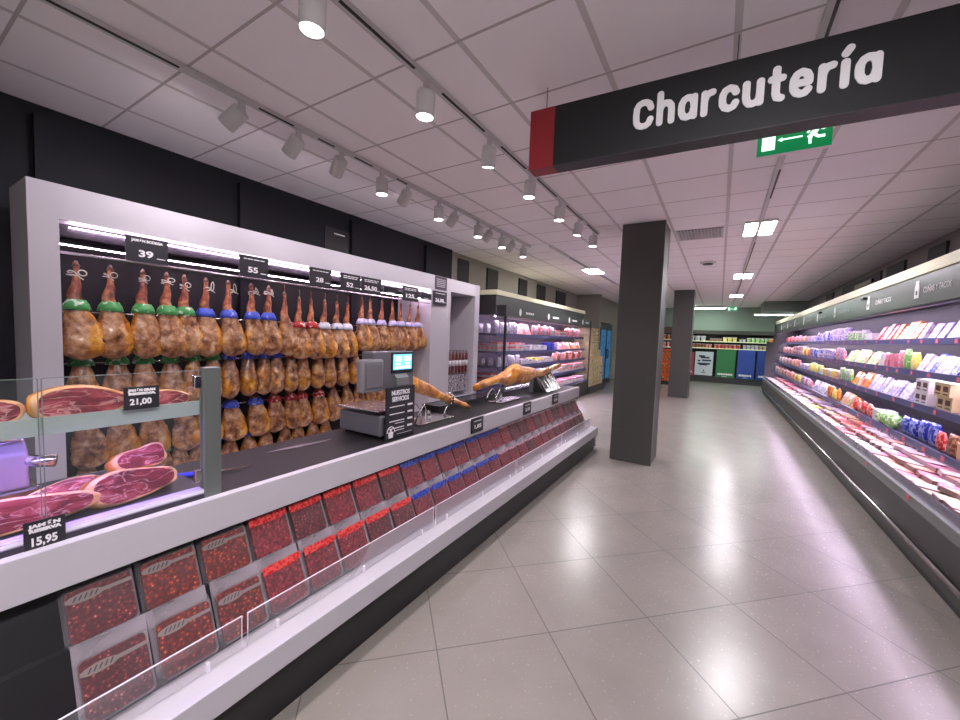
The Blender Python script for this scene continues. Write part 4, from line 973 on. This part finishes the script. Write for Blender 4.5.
S1 = [(.8, 'leaning_pack', ['white', 'pink', 'white'], .15, .17, .05, 1), (.9, 'leaning_pack', ['white', 'blue', 'white'], .12, .16, .05, 1), (.5, 'bag', ['yellow', 'green', 'pink'], .14, .18, .06, 1), (.6, 'flat_pack', ['pink', 'white'], .16, .065, .12, 2),
      (.75, 'leaning_pack', ['green', 'beige', 'green'], .12, .17, .05, 1), (.9, 'leaning_pack', ['green', 'yellow', 'white'], .12, .18, .05, 1), (.9, 'bag', ['pink', 'lavender', 'pink'], .13, .17, .06, 1), (1.1, 'tub', ['lavender', 'white', 'blue'], .12, .075, .1, 2),
      (.8, 'bag', ['blue', 'blue', 'white'], .14, .16, .06, 1), (.9, 'bag', ['orange', 'yellow', 'orange'], .15, .16, .06, 1), (1.4, 'tub', ['pink', 'white', 'red'], .13, .09, .1, 2), (2.0, 'bag', ['salmon', 'pink', 'grey'], .17, .16, .06, 1)]
fill('the second shelf', CH, 1.69, 1.38, S1, -1, 4.0, G.format('the second shelf'))
S2 = [(.72, 'leaning_pack', ['salmon', 'pink', 'peach'], .13, .13, .05, 1), (.38, 'carton', ['beige'], .27, .10, .16, 2), (.42, 'carton', ['white'], .27, .10, .16, 2), (.55, 'leaning_pack', ['lavender', 'white', 'grey'], .12, .16, .05, 1),
      (.9, 'leaning_pack', ['lavender', 'white', 'lavender'], .13, .16, .05, 1), (.7, 'leaning_pack', ['orange', 'red', 'beige'], .14, .17, .05, 1), (.7, 'bag', ['green', 'grey', 'green'], .12, .17, .05, 1), (1.2, 'flat_pack', ['peach', 'yellow', 'white'], .18, .05, .14, 2),
      (1.3, 'bag', ['yellow', 'green', 'yellow'], .15, .15, .06, 1), (1.0, 'tub', ['white', 'lavender', 'pink'], .13, .1, .1, 1), (1.4, 'bag', ['pink', 'salmon', 'peach'], .17, .15, .06, 1), (2.4, 'bag', ['brown', 'pink', 'grey'], .18, .14, .06, 1)]
fill('the third shelf', CH, 1.62, 1.085, S2, -1, 3.95, G.format('the third shelf'))
S3 = [(.45, 'flat_pack', ['peach', 'beige'], .2, .11, .14, 1), (.4, 'bag', ['brown', 'red', 'salmon'], .13, .15, .06, 1), (.75, 'bag', ['blue', 'blue'], .16, .16, .07, 1), (.5, 'ball', ['green', 'green'], .13, .13, .1, 1), (.3, 'flat_pack', ['white', 'peach'], .2, .1, .16, 1),
      (.75, 'bag', ['red', 'salmon', 'red'], .11, .13, .06, 1), (.8, 'leaning_pack', ['orange', 'peach', 'beige'], .12, .15, .05, 1), (.7, 'bag', ['orange', 'yellow', 'orange'], .14, .16, .06, 1), (1.4, 'leaning_pack', ['white', 'lavender', 'grey'], .13, .16, .05, 1),
      (1.2, 'bag', ['pink', 'white', 'blue'], .15, .14, .06, 1), (.9, 'bag', ['yellow', 'green', 'orange'], .15, .15, .06, 1), (1.3, 'bag', ['salmon', 'pink', 'peach'], .17, .14, .06, 1), (2.3, 'bag', ['brown', 'salmon', 'grey'], .18, .14, .06, 1)]
fill('the fourth shelf', CH, 1.55, .775, S3, -1, 3.9, G.format('the fourth shelf'))
# packs lying on the sloping deck
n = 0
y = 3.1
while y < 15.8:
    far = y > 8.5; w_ = .17 if not far else .26
    if y < 4.3: cols = ['peach', 'beige', 'white']
    elif y < 6.4: cols = ['white', 'white', 'pink', 'peach']
    elif y < 7.2: cols = ['peach', 'red', 'white']
    elif y < 8: cols = ['peach', 'salmon', 'beige']
    elif y < 11.5: cols = ['white', 'lavender', 'white', 'yellow']
    else: cols = ['pink', 'salmon', 'white']
    n += 1
    rows = 4 if not far else 2
    for r_ in range(rows):
        c = R.choice(cols); dd = .15 if rows == 4 else .27
        product('sliced_pack', c, w_ * .95, .035 if y > 4 else .05, dd, 1.35 + r_ * dd * .86, y + R.uniform(-.012, .012), .514 + r_ * .024 + R.uniform(-.004, .012), -1,
                f'{c} pack lying in bottom of cheese chiller, {("front", "second", "third", "rear")[r_] if rows == 4 else ("front", "rear")[r_]} row, {nth(n)} along', 'packs lying in the bottom of the cheese chiller', -.16 + R.uniform(-.05, .05)).rotation_euler.z += R.uniform(-.22, .22)
    y += w_ * 1.03

# --- meat chiller
LX = -3.15; ly0, ly1 = 5.97, 11.15
t = thing('meat_chiller', 'open chiller cabinet of packed meat beyond the white niche', 'chiller', (-3.6, 8.5, 0))
MB().box(-4.15, LX, ly0, ly1, 0, .12).obj('kick_plate', BLACK, t)
MB().box(-4.15, LX, ly0, ly1, .12, .40).obj('front_panel', CHAR, t)
MB().box(-4.15, -4.0, ly0, ly1, .4, 2.1).obj('back_panel', M('violet grey lining', (84, 72, 90), .5), t)
MB().box(-4.15, -3.36, ly0, ly1, 2.08, 2.30).obj('canopy', CHAR, t)
MB().box(-4.15, -3.34, ly0 - .03, ly1, 2.30, 2.385).obj('top_strip', CREAMW, t, bev=.004)
MB().box(-3.36, -3.17, ly0 + .02, ly1, 1.93, 2.12).obj('fascia', M('dark sign band', (50, 50, 52), .4), t)
MB().box(-3.36, -3.30, ly0, ly1, 1.9, 1.93).obj('led_housing', FITTING, t)
MB().box(-3.42, -3.38, ly0 + .05, ly1 - .05, 1.92, 1.932).obj('led_strip', LEDV, t)
each('end_frame', BLACK, t, [(LX - .03, LX + .002, ly0 - .02, ly0 + .02, 0, 1.95), (LX - .03, LX + .002, ly1 - .02, ly1 + .02, 0, 2.1)])
each('end_glass', clear_mat('smoky end glass', (90, 84, 100), .08, .05), t, [(-4.15, LX - .03, ly0 - .008, ly0, .3, 1.95), (-4.15, LX - .03, ly1, ly1 + .008, .3, 1.95)])
each('end_panel', CHAR, t, [(-4.15, LX - .03, ly0 - .01, ly0, .0, .3), (-4.15, -3.36, ly0 - .01, ly0, 1.95, 2.3)])
LS = [('the top shelf', -3.36, 1.62), ('the second shelf', -3.32, 1.30), ('the third shelf', -3.29, 1.03), ('the fourth shelf', -3.25, .74), ('the bottom deck', -3.2, .42)]
for nm, x, z in LS:
    sh = MB().box(-4.0, x, ly0, ly1, z - .025, z).obj('shelf', M('pale shelf metal', (120, 112, 132), .4, .3), t)
    MB().box(x, x + .012, ly0, ly1, z - .045, z + .01).obj('price_rail', RAILP, sh)
    if z > .5: MB().box(x - .05, x - .03, ly0 + .5, ly1 - .1, z - .036, z - .026).obj('led_strip', LEDV, sh)
b = MB()
for y in (6.9, 8.3, 9.65, 10.75):
    b.prism([(.05 * math.cos(a), .07 * math.sin(a)) for a in [i * PI / 6 for i in range(12)]], 0, .002, FXP(-3.169, y - .35, 2.03))
    q = -.1
    while q < .22: l = R.uniform(.03, .07); b.box(-3.17, -3.168, y + q, y + q + l, 2.01, 2.05); q += l + .02
b.obj('lettering', INK, t)
MC = 'meat chiller'; GM = 'goods on {} of the meat chiller'
MSEG = [[(.9, 'bag', ['grey', 'white', 'grey'], .15, .17, .07, 1), (.7, 'leaning_pack', ['pink', 'salmon', 'red'], .12, .2, .05, 1), (1.3, 'bag', ['pink', 'white', 'salmon'], .15, .18, .07, 1), (.8, 'tray', ['salmon', 'brown'], .18, .06, .18, 2), (1.2, 'bag', ['pink', 'salmon', 'pink'], .16, .18, .07, 1)],
        [(1.2, 'tray', ['salmon', 'pink', 'red'], .19, .065, .2, 2), (1.2, 'tray', ['white', 'grey'], .19, .09, .2, 1), (.6, 'flat_pack', ['blue', 'lavender'], .18, .06, .16, 2), (.9, 'leaning_pack', ['salmon', 'pink', 'salmon'], .15, .15, .05, 1), (1.1, 'leaning_pack', ['peach', 'orange', 'peach'], .15, .16, .05, 1)],
        [(.9, 'bag', ['grey', 'white', 'lavender'], .16, .15, .07, 1), (.6, 'tray', ['white', 'grey'], .17, .08, .18, 1), (.6, 'tray', ['yellow', 'yellow'], .17, .09, .18, 1), (.6, 'tray', ['white', 'beige'], .18, .08, .18, 1), (2.3, 'bag', ['pink', 'salmon', 'brown'], .16, .16, .07, 1)],
        [(1.0, 'tray', ['red', 'pink'], .19, .08, .2, 1), (1.0, 'bag', ['blue', 'lavender', 'blue'], .16, .14, .07, 1), (1.2, 'tray', ['grey', 'beige', 'salmon'], .2, .07, .2, 1), (1.8, 'tray', ['salmon', 'pink', 'red'], .2, .07, .2, 2)],
        [(1.6, 'bag', ['blue', 'lavender', 'blue'], .2, .12, .08, 1), (3.4, 'tray', ['pink', 'white', 'pink'], .22, .1, .24, 1)]]
for (nm, x, z), sg in zip(LS, MSEG): fill(nm, MC, x - .01, z, sg, 1, 6.05, GM.format(nm))

for (nm, x, z), (kind, c, w_, h_) in zip(LS, (('bag', 'grey', .15, .17), ('tray', 'salmon', .19, .065), ('bag', 'grey', .16, .15), ('tray', 'red', .19, .08), ('bag', 'blue', .2, .12))):
    for j in range(3):
        for l in range(2 if kind == 'tray' else 1):
            product(kind, c, w_, h_, .2 if kind == 'tray' else .07, x - .22 - j * .17, 6.16, z + .003 + l * (h_ + .002), 1, f'{c} {NM[kind]}{" stacked on another" if l else ""} by end glass, {nm[4:]}, {nth(j + 2)} row deep', GM.format(nm))
# --- carton display beyond the meat chiller
t = thing('carton_platform', 'low dark platform under the stacks of beige cartons', 'platform', (-3.4, 12.3, 0))
MB().box(-4.0, -3.12, 11.25, 13.0, 0, .2).obj('base', CHAR, t, bev=.02)
CART = emboss_pattern('brown printed carton', (204, 186, 142), (112, 92, 66), 12); CARTM = MB().box(-.5, 0, -.17, .17, 0, .2).box(0, .003, -.12, .12, .05, .14, 1).mesh('cardboard_carton', [M('pale cardboard', (196, 178, 136), .7), CART])
for k_, (y, hgt) in enumerate(((11.45, 8), (11.82, 8), (12.19, 5), (12.56, 4))):
    for l in range(hgt):
        o = bpy.data.objects.new('cardboard_carton', CARTM); COL.objects.link(o); o.location = (-3.16, y, .203 + l * .215)
        tag(o, f'beige carton, {nth(l + 1)} up in the {nth(k_ + 1)} stack beyond the meat chiller', 'carton', 'beige cartons beyond the meat chiller')

# --- drinks cooler
t = thing('drinks_cooler', 'tall blue-lit cooler with two glass doors behind the big column', 'cooler', (-3.5, 14.0, 0))
MB().box(-3.62, -3.45, 13.22, 15.0, 0, 2.14).obj('body', CHAR, t)
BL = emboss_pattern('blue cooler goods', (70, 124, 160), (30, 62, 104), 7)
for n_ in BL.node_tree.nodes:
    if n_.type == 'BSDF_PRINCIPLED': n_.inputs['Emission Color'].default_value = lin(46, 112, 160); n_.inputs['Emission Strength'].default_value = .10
for a in (13.3, 14.13):
    d = MB().box(-3.45, -3.43, a, a + .79, .08, 2.0).obj('door', M('cooler door frame', (40, 52, 62), .4), t)
    MB().box(-3.43, -3.425, a + .07, a + .72, .2, 1.92).obj('pane', BL, d)
    MB().tube([(-3.42, a + (.1 if a > 14 else .69), .9), (-3.37, a + (.1 if a > 14 else .69), .95), (-3.37, a + (.1 if a > 14 else .69), 1.2), (-3.42, a + (.1 if a > 14 else .69), 1.25)], .018, 8).obj('handle', BLACK, d)

# --- gondola and back wall shelving
t = thing('shelf_gondola', 'narrow shelf end with orange boxes seen between the columns', 'shelving', (-2.1, 16.2, 0))
MB().box(-2.7, -1.42, 16.0, 16.5, 0, .14).obj('base', BLACK, t); MB().box(-2.7, -1.42, 16.42, 16.5, .14, 2.15).obj('back_panel', CHAR, t)
MB().box(-2.7, -1.42, 15.98, 16.42, 1.93, 2.15).obj('header', M('brown header', (92, 72, 62), .6), t)
for z in (1.70, 1.42): MB().box(-2.7, -1.42, 15.98, 16.42, z - .04, z).obj('shelf', CREAMW, t)
ORB = MB().box(-.11, .11, 0, .3, 0, .22).box(-.08, .08, -.003, 0, .05, .16, 1).mesh('orange_carton', [M('orange card', (214, 92, 30), .5), emboss_pattern('orange print', (120, 40, 20), (230, 170, 90), 20)])
for i in range(4):
    for l in range(5):
        o = bpy.data.objects.new('orange_carton', ORB); COL.objects.link(o); o.location = (-1.55 - i * .225, 16.0, .143 + l * .24)
        tag(o, f'orange carton, {nth(l + 1)} up in the {nth(i + 1)} stack of the shelf end', 'carton', 'orange cartons on the shelf end')
for i in range(6):
    for z, nm, c in ((1.703, 'upper', 'orange'), (1.423, 'lower', 'salmon')):
        product('tub', c, .09, .17, .09, -1.84 - i * .13, 16.02, z, 1, f'{c} tub on the {nm} shelf of the shelf end, {nth(i + 1)} from the column', 'tubs on the shelf end').location.x = -1.5 - i * .13

t = thing('bottle_shelving', 'dark shelving with two lit shelves along the back wall', 'shelving', (.4, 18.7, 0))
MB().box(-1.7, 2.3, 18.8, 18.88, 0, 1.75).obj('back_panel', M('dark shelving back', (40, 44, 42), .6), t)
MB().box(-1.7, 2.3, 18.5, 18.88, 1.97, 2.12).obj('header', M('dark brown header', (62, 56, 54), .6), t)
MB().box(-1.7, 2.3, 18.86, 18.88, 1.75, 1.97).obj('back_strip', M('dark strip', (50, 48, 48), .6), t)
MB().box(-1.7, 2.3, 18.45, 18.8, 0, .24).obj('plinth', CHAR, t)
for z in (1.69, 1.41):
    sh = MB().box(-1.7, 2.3, 18.45, 18.8, z - .035, z).obj('shelf', CREAMW, t)
bm1 = [('white', .14), ('grey', .09), ('yellow', .12), ('green', .12), ('beige', .11), ('brown', .12), ('orange', .1)]
def back_row(z, nm, seq):
    n = 0
    for x0, x1, c, w_, h_ in seq:
        x = x0
        while x + w_ < x1:
            n += 1; k = ('tub', c, round(w_, 3), h_, w_)
            if k not in PM: PM[k] = product_mesh(*k)[0]
            o = bpy.data.objects.new('food_jar', PM[k]); COL.objects.link(o); o.location = (x + w_ / 2, 18.56, z + .002)
            tag(o, f'{c} jar on the {nm} shelf of the back wall, {nth(n)} from its column end', 'jar', f'jars on the {nm} back wall shelf'); x += w_ * 1.08
back_row(1.69, 'upper', [(-1.1, -.4, 'grey', .19, .2), (-.35, .1, 'brown', .1, .1), (.1, .62, 'yellow', .15, .17), (.65, .9, 'grey', .1, .1), (.9, 1.6, 'green', .13, .16), (1.6, 2.1, 'orange', .13, .16)])
back_row(1.41, 'lower', [(-1.1, -.5, 'brown', .11, .16), (-.5, -.2, 'salmon', .11, .15), (-.2, .75, 'red', .12, .16), (.78, 1.3, 'grey', .12, .16), (1.3, 2.1, 'beige', .12, .15)])
def big_panel(x0, x1, z0, z1, mat, lab, kind):
    t = thing('display_panel', lab, 'panel', ((x0 + x1) / 2, 18.5, z0), 'large panels under the back wall shelves')
    MB().box(x0, x1, 18.40, 18.79, z0, z1).obj('panel', mat, t)
    b = MB(); w_ = x1 - x0
    if kind == 'white':
        for zz, a, c in ((.78, .2, .55), (.72, .3, .8), (.58, .15, .3), (.60, .4, .9), (.46, .15, .85), (.42, .25, .7)): b.box(x0 + w_ * a, x0 + w_ * c, 18.396, 18.40, z0 + (z1 - z0) * zz, z0 + (z1 - z0) * (zz + .07))
        b.box(x0 + w_ * .4, x0 + w_ * .62, 18.396, 18.4, z0 + .1, z0 + .13).box(x0 + w_ * .48, x0 + w_ * .54, 18.396, 18.4, z0 + .17, z0 + .23)
        b.obj('print', M('dark teal print', (40, 66, 84), .5), t)
    else:
        q = x0 + w_ * .12
        while q < x1 - w_ * .15: l = R.uniform(.03, .06); b.box(q, q + l, 18.396, 18.4, z0 + .1, z0 + .17); q += l + .012
        b.box(x0 + w_ * .35, x0 + w_ * .6, 18.396, 18.4, z0 + .04, z0 + .055).obj('print', INK, t)
big_panel(-1.3, -.88, .26, 1.2, M('dull red panel', (176, 70, 76), .5), 'dull red panel by the far column under the back shelves', 'c')
big_panel(-.83, -.19, .28, 1.24, M('white poster', (206, 212, 220), .5), 'white panel with dark pictures under the back wall shelves', 'white')
big_panel(-.08, .57, .24, 1.34, M('green panel', (52, 124, 76), .5), 'green panel under the back wall shelves', 'c')
big_panel(.64, 1.2, .24, 1.38, M('blue panel', (46, 72, 156), .5), 'blue panel beside the green one under the back shelves', 'c')
big_panel(1.26, 1.9, .24, 1.38, M('deeper blue panel', (40, 64, 140), .5), 'blue panel half hidden by the cheese chiller', 'c')

# ------------------------------------------------------------------ camera
f = 390.036; yaw, pitch, roll = 0.548965111, -0.0630176654, -0.0359368163
cy, sy = math.cos(yaw), math.sin(yaw)
fwd = Vector((-sy * math.cos(pitch), cy * math.cos(pitch), math.sin(pitch))); r = Vector((cy, sy, 0)); d = -r.cross(fwd)
c_, s_ = math.cos(roll), math.sin(roll)
right = c_ * r + s_ * d; down = -s_ * r + c_ * d
cam = bpy.data.cameras.new('camera'); cam.sensor_width = 36; cam.lens = f / 960 * 36; cam.clip_start = .02; cam.clip_end = 100
co = bpy.data.objects.new('camera', cam); COL.objects.link(co)
m = Matrix((right, -down, -fwd)).transposed().to_4x4(); m.translation = (0, 0, 1.58); co.matrix_world = m
scn.camera = co
wd = bpy.data.worlds.new('world'); scn.world = wd; wd.use_nodes = True
wd.node_tree.nodes['Background'].inputs[0].default_value = (.5, .48, .5, 1); wd.node_tree.nodes['Background'].inputs[1].default_value = .05
vs = scn.view_settings; vs.view_transform = 'Standard'; vs.look = 'None'; vs.gamma = 1; vs.use_curve_mapping = False; vs.exposure = 1.86
